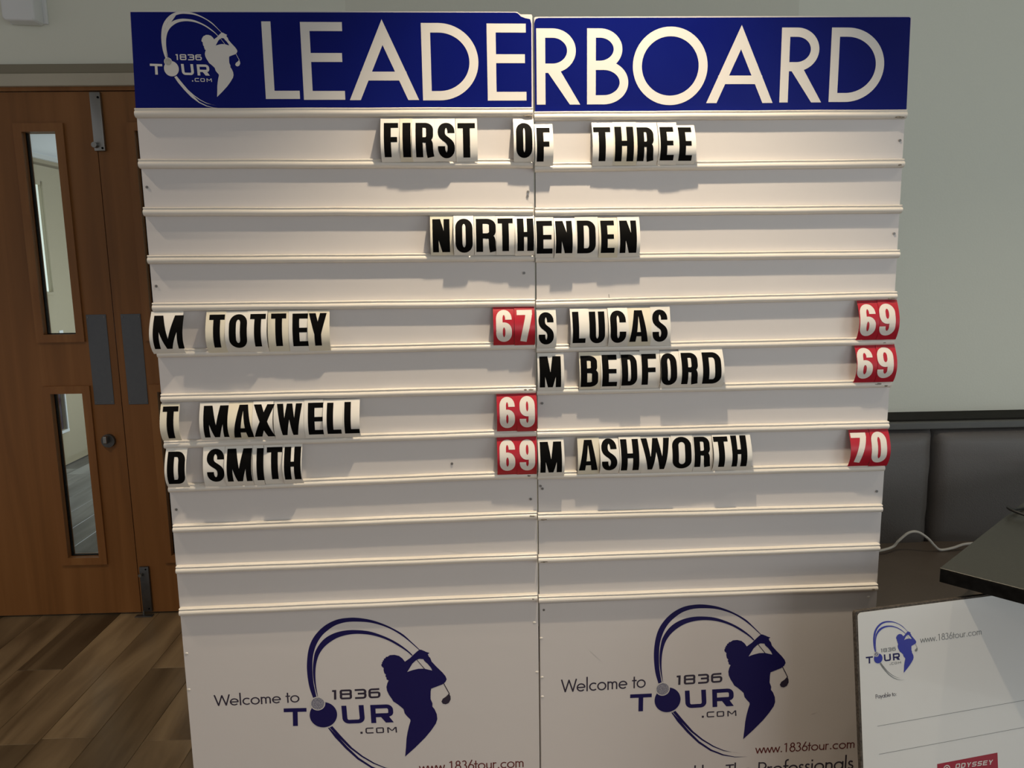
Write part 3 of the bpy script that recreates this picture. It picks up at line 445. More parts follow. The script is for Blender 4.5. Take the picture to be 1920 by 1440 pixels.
# ------------------------------------------------------------------ room
YB, YR, XJ = 3.005, 2.557, -.50          # door wall, wall behind the bench, corner between them
DOOR0, DJ, DOOR1, DT = -2.225, -1.440, -.655, 2.041
g = Geo()
g.box(-3.2, YB, 0, DOOR0-.04, YB+.12, 2.7); g.box(DOOR1+.04, YB, 0, XJ, YB+.12, 2.7); g.box(DOOR0-.04, YB, DT+.04, DOOR1+.04, YB+.12, 2.7)
tag(g.build('wall_back', 'wall'), kind='structure')
g = Geo(); bm_ = g.bm
pts = [(XJ, YB), (1.0, YR), (4.0, YR), (4.0, YB+.12), (XJ, YB+.12)]
lo = [bm_.verts.new((x, y, 0)) for x, y in pts]; hi = [bm_.verts.new((x, y, 2.7)) for x, y in pts]
bm_.faces.new(lo); bm_.faces.new(hi)
for i in range(5): bm_.faces.new((lo[i], lo[(i+1) % 5], hi[(i+1) % 5], hi[i]))
bmesh.ops.recalc_face_normals(bm_, faces=bm_.faces[:])
tag(g.build('wall_bench', 'wall'), kind='structure')
tag(Geo().box(-3.2, -3, 2.7, 4.0, YB+.12, 2.8).build('ceiling', 'ceiling'), kind='structure')
g = Geo(); g.box(4.0, -3, 0, 4.12, -1.65, 2.7); g.box(4.0, .45, 0, 4.12, YB+.12, 2.7); g.box(4.0, -1.65, 2.25, 4.12, .45, 2.7)
tag(g.build('wall_right', 'wall'), kind='structure')
wn = empty('assumed_window_1', (4.0, -.6, 0)); tag(wn, kind='structure')  # assumed window, out of view, put in for the cool light from the right
g = Geo()
for y in (-1.03, -.03, .97): g.box(.02, y-.03, .02, .08, y+.03, 2.25)
g.box(.02, -1.05, 0, .08, 1.05, .06); g.box(.02, -1.05, 2.19, .08, 1.05, 2.25)
g.build('window_frame', 'dark_metal', wn)
for y0, y1 in ((-1.0, -.06), (0, .94)): Geo().box(.045, y0, .06, .055, y1, 2.19).build('pane', 'glass', wn)

# floor: slab and single planks running towards the doors
fl = tag(Geo().box(-3.2, -3, -.12, 4.0, 9.0, -.012).build('floor', 'joint_dark'), kind='structure')
def plank_mesh(w_, l_):
    g = Geo(); g.box(-w_/2, 0, -.012, w_/2, l_, 0, .0012, 1)
    me = bpy.data.meshes.new('plank'); g.bm.to_mesh(me); g.bm.free(); me.materials.append(M['plank']); return me
PW = .158
pm = {round(L, 2): plank_mesh(PW-.0008, L-.0008) for L in (1.22, .85, .45)}
npl = 0
x = -3.11; ci = 0
while x < 2.3:
    y = random.uniform(-1.6, -.4) if not (abs(x+PW/2+.98) < .08) else 2.142-2.44
    ymax = 3.01
    while y < ymax:
        if not (x > -.6 and y > 2.4):
            L_ = min(1.22, YB+.0545-y); me_ = pm[1.22] if L_ > 1.2 else plank_mesh(PW-.0008, max(L_, .03)-.0008)
            o = bpy.data.objects.new('plank', me_); COL.objects.link(o); o.parent = fl; o.location = (x+PW/2, y, 0); npl += 1
        y += 1.22
    x += PW; ci += 1
def plank_row(x, y0, y1, off, ym):                   # corridor: lighter grey boards beyond the doors
    y = y0-off
    while y < y1:
        a, b = max(y, y0), min(y+1.22, y1)
        if b-a > .02:
            me = plank_mesh(PW-.0004, b-a-.0004); me.materials.clear(); me.materials.append(M['plank_grey'])
            o = bpy.data.objects.new('plank', me); COL.objects.link(o); o.parent = fl; o.location = (x, a, 0)
        y += 1.22
x = -3.08+PW/2
while x < -1.3: plank_row(x, YB+.055, 8.6, random.uniform(.05, 1.15), 0); x += PW

# corridor seen through the vision panels
tag(Geo().box(-3.2, YB+.12, 0, -3.08, 9, 2.4).build('wall_corridor_left', 'corridor'), kind='structure')
tag(Geo().box(-.62, YB+.12, 0, -.5, 9, 2.4).build('wall_corridor_right', 'corridor'), kind='structure')
tag(Geo().box(-3.2, 9, 0, -.5, 9.12, 2.4).build('wall_corridor_end', 'corridor'), kind='structure')
tag(Geo().box(-3.2, YB+.12, 2.18, -.5, 9.0, 2.3).build('ceiling_corridor', 'corridor_white'), kind='structure')
tag(Geo().box(-3.08, YB+.12, 2.15, -3.055, 9.0, 2.18).build('trim_1', 'ceiling'), kind='structure')
cd = empty('door_3', (-3.08, 5.1, 0)); tag(cd, kind='structure')
g = Geo(); g.box(0, 0, .006, .03, .20, 2.1); g.box(0, .42, .006, .03, .86, 2.1); g.box(0, .20, .006, .03, .42, .26); g.box(0, .20, .92, .03, .42, 1.24); g.box(0, .20, 1.97, .03, .42, 2.1)
g.build('leaf', 'corridor_door', cd)
Geo().box(.004, .20, 1.24, .010, .42, 1.97).build('upper_pane', 'lit_pane', cd)
Geo().box(.004, .20, .26, .010, .42, .92).build('lower_pane', 'dim_pane', cd)
Geo().box(.030, .185, .24, .045, .435, .26, .003).box(.030, .42, .24, .042, .435, .94, .003).build('glazing_bead', 'white_plastic', cd)
Geo().box(.030, .42, 1.22, .042, .435, 1.99, .003).box(.030, .185, 1.22, .045, .435, 1.24, .003).build('glazing_bead', 'corridor_door', cd)
Geo().box(.030, .45, .90, .036, .50, .965, .002).box(.036, .46, .925, .075, .475, .945, .004).build('door_handle', 'white_plastic', cd)

# double doors
def leaf(name, x0, x1, gx0, gx1, joint_right):
    d = empty(name, ((x0+x1)/2, YB, 0)); tag(d, kind='structure'); c = (x0+x1)/2
    y0, y1 = .004, .048
    ww = [(.250, .919), (1.150, 1.900)]
    g = Geo()
    g.box(x0-c, y0, .008, gx0-c, y1, DT); g.box(gx1-c, y0, .008, x1-c, y1, DT)
    for a_, b_ in ((.008, ww[0][0]), (ww[0][1], ww[1][0]), (ww[1][1], DT)): g.box(gx0-c, y0, a_, gx1-c, y1, b_)
    g.build('leaf', 'oak', d)
    for a_, b_ in ww:
        Geo().box(gx0-c, .024, a_, gx1-c, .030, b_).build('glass_pane', 'glass', d)
        g = Geo(); bw = .030
        g.prism([(gx0-c-bw, a_-bw), (gx1-c+bw, a_-bw), (gx1-c+.0, a_), (gx0-c-.0, a_)], -.007, .006)
        g.prism([(gx0-c-bw, b_+bw), (gx1-c+bw, b_+bw), (gx1-c+.0, b_), (gx0-c-.0, b_)], -.007, .006)
        g.prism([(gx0-c-bw, a_-bw), (gx0-c, a_), (gx0-c, b_), (gx0-c-bw, b_+bw)], -.007, .006)
        g.prism([(gx1-c+bw, a_-bw), (gx1-c, a_), (gx1-c, b_), (gx1-c+bw, b_+bw)], -.007, .006)
        g.build('glazing_bead', 'oak_bead', d)
        g = Geo()
        g.box(gx0-c-.001, .020, a_, gx0-c+.004, .034, b_); g.box(gx0-c, .020, a_, gx1-c, .034, a_+.003)
        g.build('glazing_seal', 'table_edge', d)
    return d, c
dl, cl = leaf('door_1', DOOR0, DJ-.0015, -1.706, -1.584, True)
dr, cr_ = leaf('door_2', DJ+.0015, DOOR1, -1.296, -1.174, False)
Geo().box(-1.544-cl, .0015, .873, -1.468-cl, .0042, 1.224, .0008, 1).build('push_plate', 'plate', dl)
Geo().box(-1.413-cr_, .0015, .871, -1.337-cr_, .0042, 1.224, .0008, 1).build('push_plate', 'plate', dr)
for d, xs, c in ((dl, (-1.537, -1.475), cl), (dr, (-1.406, -1.344), cr_)):
    for xx in xs:
        for zz in (.883, 1.214): Geo().cyl((xx-c, .001, zz), (0, 1, 0), .0028, .002, 12).build('screw', 'screw', d)
lk = Geo().cyl((-1.502-cl, -.003, .729), (0, 1, 0), .026, .014, 32).build('lock_rose', 'dark_metal', dl, True)
Geo().box(-1.509-cl, -.034, .722, -1.495-cl, -.010, .752, .004).build('thumb_turn', 'steel', lk)
# flush bolts on the meeting edge
g = Geo(); g.box(-1.446-cr_, -.012, 1.828, -1.406-cr_, .004, 2.038, .004)
bt = g.build('flush_bolt', 'steel', dr, True)
Geo().cyl((-1.436-cr_, -.020, 1.848), (0, 1, 0), .010, .022, 20).build('bolt_knob', 'steel', bt, True)
for zz in (1.838, 2.018): Geo().cyl((-1.414-cr_, -.0125, zz), (0, 1, 0), .004, .003, 12).build('screw', 'black', bt)
g = Geo(); g.box(-1.429-cr_, -.010, .014, -1.391-cr_, .004, .206, .004)
bt = g.build('flush_bolt', 'dark_metal', dr, True)
Geo().cyl((-1.420-cr_, -.017, .176), (0, 1, 0), .007, .018, 20).build('bolt_knob', 'steel', bt, True)
for zz in (.028, .196): Geo().cyl((-1.402-cr_, -.0105, zz), (0, 1, 0), .003, .003, 12).build('screw', 'black', bt)
Geo().cyl((-1.426-cr_, -.008, .010), (0, 0, 1), .004, .019, 12).build('bolt_rod', 'steel', bt)
tag(Geo().box(-1.455, YB-.03, 0, -1.385, YB-.006, .003, .001, 1).build('floor_socket', 'dark_metal'), 'small metal floor socket plate below the door bolt', 'floor plate')
# lining and architrave
g = Geo()
g.box(DOOR0-.04, YB-.002, 0, DOOR0-.002, YB+.12, DT+.04); g.box(DOOR1+.002, YB-.002, 0, DOOR1+.04, YB+.12, DT+.04); g.box(DOOR0-.04, YB-.002, DT+.003, DOOR1+.04, YB+.12, DT+.04)
tag(g.build('trim_2', 'oak'), kind='structure')
g = Geo()
g.box(DOOR0-.10, YB-.022, DT+.016, DOOR1+.10, YB, DT+.060, .003)
g.box(DOOR0-.10, YB-.022, 0, DOOR0-.02, YB, DT+.03, .003); g.box(DOOR1+.02, YB-.022, 0, DOOR1+.10, YB, DT+.03, .003)
tag(g.build('trim_3', 'paint_cream'), kind='structure')
tag(Geo().box(DOOR0-.10, YB-.014, DT+.060, DOOR1+.10, YB, DT+.094, .003).build('trim_4', 'olive_shade'), kind='structure')
tag(Geo().box(DOOR1+.10, YB-.014, 0, XJ, YB, .10, .004).build('baseboard_back', 'paint_cream'), kind='structure')

# emergency light over the door
el = empty('emergency_light', (-1.63, YB, 2.30)); tag(el, 'white plastic wall box with rounded lower edge above the doors', 'wall light')
g = Geo(); g.prism([(-.062, -.02), (-.055, -.032), (.046, -.036), (.052, -.030), (.046, .35), (-.066, .35)], -.075, -.01)
bmesh.ops.bevel(g.bm, geom=g.bm.edges[:], offset=.008, segments=3, affect='EDGES', profile=.5)
g.build('housing', 'white_plastic', el, True, 50)
Geo().box(-.07, -.012, -.028, .062, 0, .355, .003).build('back_plate', 'white_plastic', el)

# ------------------------------------------------------------------ leaderboard
BY = .0298; BO = Vector((0, 1.70, 0)); BX = Vector((math.cos(BY), math.sin(BY), 0)); BN = Vector((math.sin(BY), -math.cos(BY), 0))
def bpos(u, z, d=0): return BO+BX*u+BN*d+Vector((0, 0, z))
mm2 = lambda pts: [(p[0]/1000, p[1]/1000) for p in pts]
AFF = {'R': [[1, 0, 0], [0, 1, 0]], 'L': AF_LEFT, 'H': AF_HEAD, 'Q': AF_CHQ}
def af(k, pts):
    a = AFF[k]; return [(a[0][0]*x+a[0][1]*y+a[0][2], a[1][0]*x+a[1][1]*y+a[1][2]) for x, y in pts]
def logo(k, parent, u0, z0, d, cols):
    T = lambda pts: mm2(af(k, pts))
    body, thin, txt, txt2, ball, tail = cols
    def band(pts): 
        h = len(pts)//2
        a = spline(pts, 4); return a
    em = sheet('swoosh', [T(LG_BAND1)] if 0 else [T(openband(LG_BAND1))], body, parent, u0, z0, d)
    sheet('swoosh', [T(openband(LG_BAND2))], body, parent, u0, z0, d+.0001)
    if k == 'H':                                     # on the header the two arcs run together at the lower left
        sheet('swoosh', [T(LG_BAND1[25:33]+LG_BAND2[0:6])], body, parent, u0, z0, d+.0002)
        sheet('swoosh_tail', [T(LG_TAIL1[-5:]+LG_TAIL2[0:4])], tail, parent, u0, z0, d+.0002)
    sheet('swoosh_tail', [T(LG_TAIL1)], tail, parent, u0, z0, d)
    sheet('swoosh_tail', [T(LG_TAIL2)], tail, parent, u0, z0, d+.0001)
    sheet('golfer_silhouette', [T(LG_GOLFER)], body, parent, u0, z0, d+.0001, holes=[T(LG_HOLE)])
    sheet('golf_club', [T(LG_CLUB)]+[T(LG_SHAFT[1])], txt2, parent, u0, z0, d+.0002)
    sheet('club_shaft', [T(LG_SHAFT[0])], txt2, parent, u0, z0, d+.0002)
    c, rxp, ryp = LG_O; rx = rxp[0]-c[0]; ry = ryp[1]-c[1]
    sheet('letter_disc', [T(arc(c[0], c[1], rx, ry, 0, 356, 47))], body, parent, u0, z0, d+.0003)
    c, rxp, ryp = LG_BALL; rx = rxp[0]-c[0]
    sheet('ball_outline', [T(arc(c[0], c[1], rx*1.14, rx*1.14, 0, 352, 40))], 'vinyl_white', parent, u0, z0, d+.0004)
    sheet('golf_ball', [T(arc(c[0], c[1], rx, rx, 0, 352, 40))], ball, parent, u0, z0, d+.0005)
    for ch, q in LG_TOUR:
        q = af(k, q); W = math.dist(q[0], q[1])/math.dist(q[0], q[2])
        sheet('emblem_letter', place(square(ch, W, .25, .21), *q, W), txt, parent, u0, z0, d)
    for ch, q in LG_1836+LG_COM:
        q = af(k, q); W = math.dist(q[0], q[1])/math.dist(q[0], q[2]); s_ = .22
        sheet('emblem_small_letter', place(square(ch, W, s_, s_*.85), *q, W) if ch != '.' else place([rect(0, 0, 1, 1)], *q, 1), txt2, parent, u0, z0, d)
def openband(pts):
    h = len(pts)//2                                  # outer run then inner run back
    o = []
    for run in (pts[:17], pts[17:]):
        n = len(run)
        for i in range(n-1):
            p0, p1, p2, p3 = run[max(i-1, 0)], run[i], run[i+1], run[min(i+2, n-1)]
            for k in range(4):
                t = k/4
                o.append(tuple(.5*((2*p1[j])+(p2[j]-p0[j])*t+(2*p0[j]-5*p1[j]+4*p2[j]-p3[j])*t*t+(3*p1[j]-p0[j]-3*p2[j]+p3[j])*t**3) for j in (0, 1)))
        o.append(run[-1])
    return o
RP = [(-.001, .0105), (.0095, .0105), (.0110, .0098), (.0118, .0086), (.0112, .0074), (.0098, .0064), (.0098, .0054), (.0118, .0044), (.0136, .0022), (.0142, -.0006), (.0134, -.0036), (.0112, -.0062), (.0080, -.0078), (-.001, -.0084)]
def rail(parent, r, u0):
    a = (max(r[0]/1000-.0015, .1050) if r[0] > 0 else r[0]/1000-.0015, r[1]/1000); b = (r[2]/1000+.0005, r[3]/1000); V = []; n = len(RP); N = 12
    for k in range(N+1):
        t = k/N; wob = .0006*math.sin(k*1.7+a[1]*40)*(0 < k < N)
        for d, h in RP: V.append((a[0]+(b[0]-a[0])*t-u0, -d, a[1]+(b[1]-a[1])*t+h+wob*.5))
    F = [tuple(range(n))[::-1], tuple(N*n+i for i in range(n))]
    for k in range(N):
        for i in range(n):
            j = (i+1) % n; F.append((k*n+i, k*n+j, (k+1)*n+j, (k+1)*n+i))
    o = mobj('rail', V, F, 'rail', parent)
    for p in o.data.polygons: p.use_smooth = True
    o.data.set_sharp_from_angle(angle=R_(50))
    return o
def panel(u0, outline, sign, rails, screws, heads, lab, side):
    e = empty('leaderboard_panel', bpos(u0, 0), BY)
    tag(e, lab, 'leaderboard', 'halves of the leaderboard')
    q = mm2(outline); zb = .004
    q = [(x, z) for x, z in q if z > .3]
    if side == 'L': q = [p for p in q]; i = q.index(min(q[4:8], key=lambda p: abs(p[0]-.1037))) if 0 else 6
    # close down to the floor
    out = []
    for p in mm2(outline):
        if p[1] > .24: out.append(p)
        else: out.append((p[0], zb))
    g = Geo(); g.prism([(x-u0, z) for x, z in out], 0, .019)
    g.build('back_board', 'board', e)
    sg = Geo().prism([(x-u0, z) for x, z in mm2(sign)], -.003, -.0001).build('header_sign', 'blue', e)
    for ch, a, b, c, d in heads:
        W = (b-a)/(d-c)
        sheet('header_letter', place(geometric(ch, W), (a, c), (b, c), (a, d), W), 'vinyl_white', sg, u0, 0, .0034)
    for r in rails: rail(e, r, u0)
    for x, z in mm2(screws):
        Geo().cyl((x-u0, -.0008, z), (0, 1, 0), .0030, .0022, 14, .0022).build('screw', 'screw', e)
    zt = min(rails[-1][1], rails[-1][3])/1000-.009
    xl, xr = ((-.7165), .1035) if side == 'L' else (.1085, .9255)
    ls = Geo().prism([(xl-u0, zb+.002), (xr-u0, zb+.002), (xr-u0, zt+(.0015)), (xl-u0, zt)], -.0018, -.0001).build('lower_sign', 'board', e)
    return e, sg, ls
pl, sgl, lsl = panel(-.307, BOARD_L, SIGN_L, RAILS_L, SCREWS_L, HEAD_L, 'left half of the white slatted leaderboard, blue header with round golfer emblem', 'L')
pr, sgr, lsr = panel(.516, BOARD_R, SIGN_R, RAILS_R, SCREWS_R, HEAD_R, 'right half of the white slatted leaderboard, blue header reading RBOARD', 'R')
logo('H', sgl, -.307, 0, .0034, ('vinyl_white', 'vinyl_white', 'vinyl_white', 'vinyl_white', 'grey_ball', 'vinyl_white'))
logo('L', lsl, -.307, 0, .0021, ('logo_blue', 'logo_blue', 'logo_blue', 'text_dark', 'silver', 'logo_blue'))
logo('R', lsr, .516, 0, .0021, ('logo_blue', 'logo_blue', 'logo_blue', 'text_dark', 'silver', 'logo_blue'))
def line(name, txt, q, m, parent, u0, d=.0021, wt=.105, z0=0):
    P, W = light_text(txt, wt); a, b, c = q
    h = c[1]-(a[1]+(b[1]-a[1])*(c[0]-a[0])/(b[0]-a[0]))          # cap height above the baseline
    return sheet(name, place(P, a, b, (a[0], a[1]+h), W), m, parent, u0, z0, d)
line('welcome_text', 'Welcome to', TXT_WEL_L, 'text_dark', lsl, -.307)
line('welcome_text', 'Welcome to', TXT_WEL_R, 'text_dark', lsr, .516)
line('web_address', 'www.1836tour.com', TXT_URL_L, 'text_red', lsl, -.307)
line('web_address', 'www.1836tour.com', TXT_URL_R, 'text_red', lsr, .516)
P_, W_ = light_text('Played by ', .085)
line('slogan_text', 'The Professionals', TXT_PRO, 'text_dark', lsr, .516)
q = TXT_PRO; k_ = (q[1][0]-q[0][0])/light_text('The Professionals', .085)[1]; dx = W_*k_
line('slogan_text', 'Played by ', [[q[0][0]-dx, q[0][1]-dx*.017], q[0], [q[2][0]-dx, q[2][1]-dx*.017]], 'text_dark', lsr, .516)
for par, u0, G, S in ((pl, -.307, GRIME_L, SCRATCH_L), (pr, .516, GRIME_R, SCRATCH_R)):
    for n_, (x, z) in enumerate(mm2(G)):
        g = Geo(); bmesh.ops.create_icosphere(g.bm, subdivisions=2, radius=1)
        for v in g.bm.verts:
            k_ = 1+.35*math.sin(v.co.x*9+n_)
            v.co = Vector(((min(max(x, .118), .909) if x > .1045 else min(x, .092))-u0+v.co.x*(.005+.003*(n_ % 3)), -.0128+v.co.y*.0016, z-.001+v.co.z*.0022*k_))
        g.build('grime_mark', 'rail_dirt', par, True)
    for q in S:
        sheet('scratch', stroke(mm2(q), .0013, .0013), 'vinyl_white' if q is not SCRATCH_R[5] else 'text_grey', par, u0, 0, .0022 if q[0][1] < 600 else .0003)
# scuffs and dried paint blobs that stand proud of the sheet
for par, u0, xy in ((lsl, -.307, ((100, 434), (95, 560), (-714+4, 520), (-712, 430))), (lsr, .516, ((112, 420), (112.5, 370), (111, 520), (905, 590)))):
    for x, z in xy:
        g = Geo(); bmesh.ops.create_icosphere(g.bm, subdivisions=2, radius=.0035)
        for v in g.bm.verts: v.co = Vector((x/1000-u0+v.co.x*1.2, -.0018+v.co.y*.4, z/1000+v.co.z*.8))
        g.build('paint_blob', 'rail', par, True)

# ------------------------------------------------------------------ letter tiles held in the rails
ORD = ['first', 'second', 'third', 'fourth', 'fifth', 'sixth', 'seventh', 'eighth', 'ninth', 'tenth']
cnt = {}
def tile(ch, wd, i, row, colr, pan, ul, ur, zb, zt, gl, gr, gb, gt, lab):
    u0 = (ul+ur)/2000; z0 = zb/1000; h = (zt-zb)/1000; w_ = (ur-ul)/1000
    bow = (.0095+random.random()*.0115) if colr == 'w' else .0155
    d0 = .0150+(i % 2)*.0009; d1 = .0095+(i % 2)*.0009; tw = random.uniform(-.0015, .0015)
    if colr == 'r': d0, d1 = .0122+(i % 2)*.0009, .0068+(i % 2)*.0009
    def D(x, z):
        t = min(max(z/h, 0), 1); tt = t**.8 if colr == 'w' else t**.9
        return d0+(d1-d0)*t+bow*math.sin(math.pi*tt)+tw*(x/w_)*math.sin(math.pi*t)
    e = empty('letter_tile' if ch.isalpha() else 'number_tile', bpos(u0, z0), BY)
    N = 12; V = []; F = []
    for k in range(N+1):
        z = h*k/N
        for x in (-w_/2, w_/2): V.append((x, -D(x, z), z))
    for k in range(N+1):
        z = h*k/N
        for x in (-w_/2, w_/2): V.append((x, -D(x, z)+.0007, z))
    o_ = 2*(N+1)
    for k in range(N):
        a = 2*k; F.append((a, a+1, a+3, a+2)); F.append((o_+a, o_+a+2, o_+a+3, o_+a+1))
        F.append((a, a+2, o_+a+2, o_+a)); F.append((a+1, o_+a+1, o_+a+3, a+3))
    F.append((0, o_, o_+1, 1)); F.append((2*N, 2*N+1, o_+2*N+1, o_+2*N))
    mt = 'tile_red' if colr == 'r' else ('tile_old' if (ch == 'I' and wd == 'FIRST') or (ch == 'A' and row != 'MAXWELL row') or (ch == 'A') or random.random() < .08 else 'tile')
    sh = mobj('plastic_card', V, F, mt, e)
    for p in sh.data.polygons[:]: p.use_smooth = True
    sh.data.set_sharp_from_angle(angle=R_(40))
    H = (gt-gb)/1000; W = (gr-gl)/1000/H
    gx = gl/1000-u0; gz = gb/1000-z0
    P = [[(gx+x*H, gz+y*H) for x, y in p] for p in bold(ch, W)]
    vs, tr_ = merge(P, hlines=[h*k/N for k in range(1, N)])
    g2 = mobj('printed_letter' if ch.isalpha() else 'printed_digit', [(x, -D(x, z)-.00035, z) for x, z in vs], tr_, 'black' if colr == 'w' else 'digit', e)
    for p in g2.data.polygons: p.use_smooth = True
    tag(e, lab, 'letter tile' if ch.isalpha() else 'number tile', {'w': 'white letter tiles on the leaderboard', 'r': 'red score tiles on the leaderboard'}[colr])
LINE = {'TOTTEY': ('upper', 'left'), 'MAXWELL': ('middle', 'left'), 'SMITH': ('lower', 'left'), 'LUCAS': ('upper', 'right'), 'BEDFORD': ('middle', 'right'), 'ASHWORTH': ('lower', 'right')}
full = {}
for T_ in TILES: full.setdefault((T_[1], T_[3]), []).append(T_)
for (wd, row), L_ in full.items():
    L_ = sorted(L_, key=lambda t: t[6])
    for n_, T_ in enumerate(L_):
        ch, _, i, _, colr, pan = T_[:6]
        if colr == 'r':
            lab = 'red tile with white %s, %s digit of score, %s name line of %s half' % (ch, ['left', 'right'][n_], *LINE[row.split()[0]])
        elif row.startswith('second'):
            lab = 'white tile with black letter %s, %s letter of the word %s' % (ch, ORD[n_], wd)
        elif row == 'top row':
            lab = 'white tile with black letter %s, %s letter of %s on the top line' % (ch, ORD[n_], wd)
        else:
            lv, hf = LINE[row.split()[0]]
            lab = ('white tile with black letter %s, lone initial starting %s name line, %s half' % (ch, lv, hf)) if n_ == 0 else \
                  ('white tile with black letter %s, %s surname letter, %s name line, %s half' % (ch, ORD[n_-1], lv, hf))
        tile(*(list(T_[:2])+[n_]+list(T_[3:])), lab)

# ------------------------------------------------------------------ upholstered bench
bn = empty('upholstered_bench', (1.9, 2.2, 0)); tag(bn, 'grey and brown leatherette wall bench with tall padded back, right of the board', 'bench')
bx0, bx1 = .40, 3.6
def pad(x0, x1, y0, y1, z0, z1, r, puff, name, m):
    NX, NZ = 18, 14; V = []; F = []
    def prof(t, L):
        a = t*L; e_ = min(a, L-a); return min(1, math.sqrt(max(0, 1-(1-min(e_/r, 1))**2)))
    for j in range(NZ+1):
        for i in range(NX+1):
            tx = .5-.5*math.cos(math.pi*i/NX); tz = .5-.5*math.cos(math.pi*j/NZ)
            f = prof(tx, x1-x0)*prof(tz, z1-z0)
            bulge = math.sin(math.pi*tx)**.5*math.sin(math.pi*tz)**.5
            wr = .0025*math.sin(tz*21+x0*9)*max(0, 1-min(tx, 1-tx)*(x1-x0)/.05)
            V.append((x0+(x1-x0)*tx-1.9, y1-(y1-y0-puff)*f-puff*bulge+wr-2.2, z0+(z1-z0)*tz))
    for j in range(NZ):
        for i in range(NX):
            a = j*(NX+1)+i; F.append((a, a+1, a+NX+2, a+NX+1))
    n0 = len(V)
    V += [(x0-1.9, y1+.02-2.2, z0), (x1-1.9, y1+.02-2.2, z0), (x1-1.9, y1+.02-2.2, z1), (x0-1.9, y1+.02-2.2, z1)]
    F.append((n0+3, n0+2, n0+1, n0))
    return mobj(name, V, F, m, bn, True)
for a_, b_ in ((.42, .93), (.934, 1.449), (1.452, 2.15), (2.153, 2.85), (2.853, 3.55)):
    pad(a_, b_, 2.385, 2.44, .42, .838, .035, .018, 'back_cushion', 'leather')
Geo().box(bx0-1.9, 2.44-2.2, .20, bx1-1.9, 2.545-2.2, .84).build('back_frame', 'ledge_dark', bn)
Geo().box(bx0-1.9, 2.405-2.2, .843, bx1-1.9, 2.5-2.2, .866, .003).build('ledge', 'ledge', bn)
Geo().box(bx0-1.9, 2.43-2.2, .866, bx1-1.9, 2.557-2.2, .8715, .001).build('ledge_top', 'ledge_dark', bn)
g = Geo(); g.box(bx0-1.9, 1.87-2.2, .33, bx1-1.9, 2.42-2.2, .462, .022, 4)
g.build('seat_cushion', 'leather_seat', bn, True)
Geo().box(bx0-1.9, 1.91-2.2, .08, bx1-1.9, 2.54-2.2, .33, .004).build('seat_base', 'ledge_dark', bn)
Geo().box(bx0-1.9, 1.96-2.2, 0, bx1-1.9, 2.54-2.2, .08).build('plinth', 'black', bn)

# ------------------------------------------------------------------ table
TC = Vector((.956, 1.536, 0)); e1 = Vector((.664, -.748, 0)); e2 = Vector((.751, .660, 0)); ta = math.atan2(e2.y, e2.x)
tl_, tw_ = 1.2, .7; tc = TC+e1*tw_/2+e2*tl_/2
tb = empty('dining_table', tc, ta); tag(tb, 'black laminate table with thick dark edge, corner pointing at the board', 'table')
Geo().box(-tl_/2, -tw_/2, .7375, tl_/2, tw_/2, .740, .0008, 1).build('table_top', 'table', tb)
Geo().box(-tl_/2+.0005, -tw_/2+.0005, .708, tl_/2-.0005, tw_/2-.0005, .7374, .001, 1).build('edge_band', 'table_edge', tb)
Geo().cyl((0, 0, .37), (0, 0, 1), .035, .66, 28).build('column', 'dark_metal', tb, True)
Geo().cyl((0, 0, .699), (0, 0, 1), .12, .016, 28).build('top_plate', 'dark_metal', tb, True)
Geo().cyl((0, 0, .020), (0, 0, 1), .17, .040, 36, .05).build('base', 'dark_metal', tb, True)
o = tube('cord_loop', [(1.50, 1.86, .744), (1.42, 1.83, .744), (1.372, 1.798, .746), (1.345, 1.815, .752), (1.326, 1.845, .757), (1.330, 1.868, .757), (1.350, 1.872, .750), (1.40, 1.90, .744), (1.48, 1.93, .744)], .0036, 'cord')
tag(o, 'thin black cord lying in a loop on the black table', 'cord')
o = tube('power_cable', [(.93, 2.20, .474), (1.12, 2.26, .475), (1.262, 2.30, .482), (1.292, 2.30, .507), (1.322, 2.30, .532), (1.352, 2.30, .534), (1.385, 2.30, .513), (1.412, 2.305, .486), (1.437, 2.312, .468), (1.475, 2.31, .474), (1.515, 2.31, .486), (1.57, 2.30, .490), (1.66, 2.28, .475), (1.72, 2.25, .4675)], .0042, 'cable')
tag(o, 'white cable arching over the bench seat behind the board', 'cable')
o = Geo(); o.cyl((0, 0, 0), (0, 0, 1), .010, .04, 12)

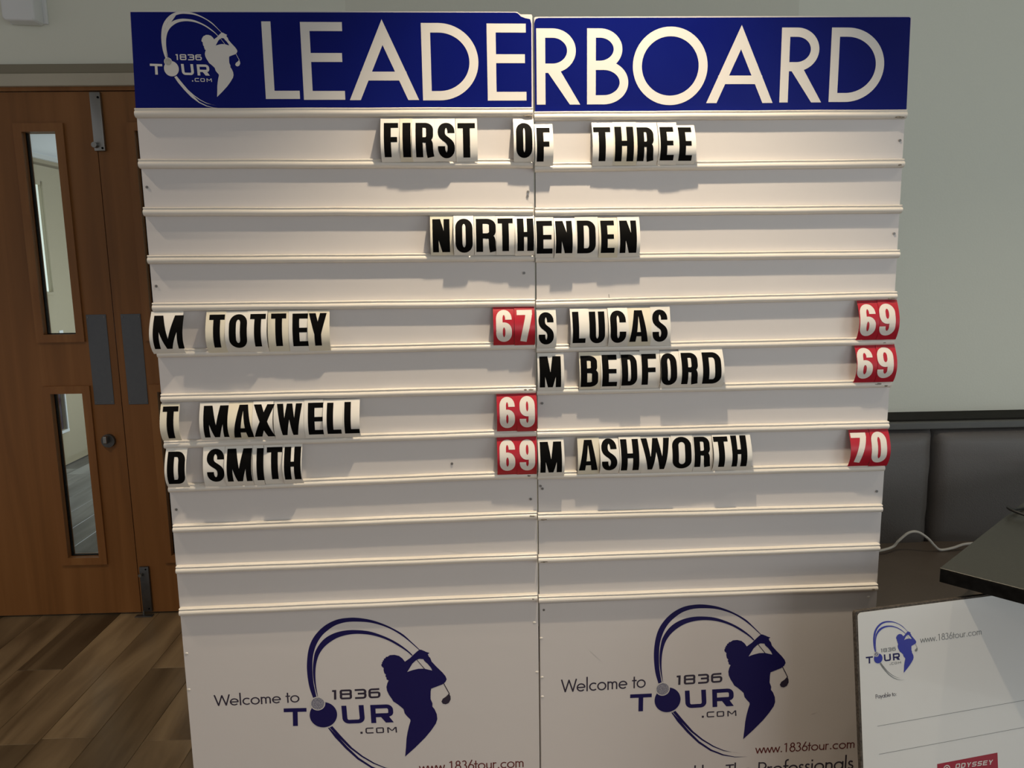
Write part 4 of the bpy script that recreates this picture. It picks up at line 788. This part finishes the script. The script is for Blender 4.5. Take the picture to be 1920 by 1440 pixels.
# ------------------------------------------------------------------ presentation cheque
cq = empty('presentation_cheque', CHQ['P0']); cq.rotation_euler = Matrix.Rotation(CHQ['yaw'], 4, 'Z').to_euler()
Rq = Matrix.Rotation(CHQ['yaw'], 4, 'Z') @ Matrix.Rotation(-CHQ['lean'], 4, 'X')
hq = .68/math.cos(CHQ['lean'])-.003
bq = Vector(CHQ['P0'])+Rq.to_3x3() @ Vector((0, 0, -hq))
cq.matrix_world = Matrix.Translation(bq) @ Rq
tag(cq, 'oversized white presentation cheque leaning beneath the black table corner', 'cheque')
def rr(x0, z0, x1, z1, r):
    o = []
    for cx, cz, a in ((x1-r, z0+r, -90), (x1-r, z1-r, 0), (x0+r, z1-r, 90), (x0+r, z0+r, 180)): o += arc(cx, cz, r, r, a, a+90, 5)
    return o
wq = .80
Geo().prism(rr(-.0035, .0, wq, hq+.003, .006), .0006, .0106).build('foam_board', 'foam', cq)
Geo().prism(rr(.001, .002, wq-.003, hq-.0005, .008), -.0002, .0005).build('printed_face', 'cheque', cq)
logo('Q', cq, 0, -hq, .0005, ('cheque_blue', 'text_grey', 'logo_blue', 'text_grey', 'silver', 'text_grey'))
line('web_address', 'www.1836tour.com', CHQ_URL, 'text_grey', cq, 0, .0005, .09, -hq)
line('payable_text', 'Payable to:', CHQ_PAY, 'text_dark', cq, 0, .0005, .11, -hq)
for a_, b_ in CHQ_LINE:
    b2 = (b_[0]+200, b_[1]+(b_[1]-a_[1])*.3)
    sheet('ruled_line', [[(a_[0]/1000, a_[1]/1000-.0004), (b2[0]/1000, b2[1]/1000-.0004), (b2[0]/1000, b2[1]/1000+.0004), (a_[0]/1000, a_[1]/1000+.0004)]], 'text_grey', cq, 0, -hq, .0005)
a_, b_, c_ = CHQ_TAG
tg = sheet('sponsor_label', [[(a_[0]/1000, -.425), (b_[0]/1000, -.425), (b_[0]/1000, b_[1]/1000), (a_[0]/1000, a_[1]/1000)]], 'tag_red', cq, 0, -hq, .0005)
P = []; x = 0
for ch in 'ODYSSEY':
    P += [[(px+x+py*.25, py) for px, py in p] for p in square(ch, 1.05, .24, .2)]; x += 1.35
q = CHQ_ODY; sheet('sponsor_lettering', place(P, (q[0][0]-4, q[0][1]+1), (q[1][0], q[1][1]+1), (q[0][0]-4, q[0][1]+11), x), 'vinyl_white', tg, 0, -hq, .0008)
sheet('sponsor_mark', stroke(arc(.200, -.3545, .0075, .0075, 0, 360, 24), .0022, .0022, True)+stroke(arc(.200, -.3545, .003, .003, 0, 360, 16), .002, .002, True), 'vinyl_white', tg, 0, -hq, .0008)
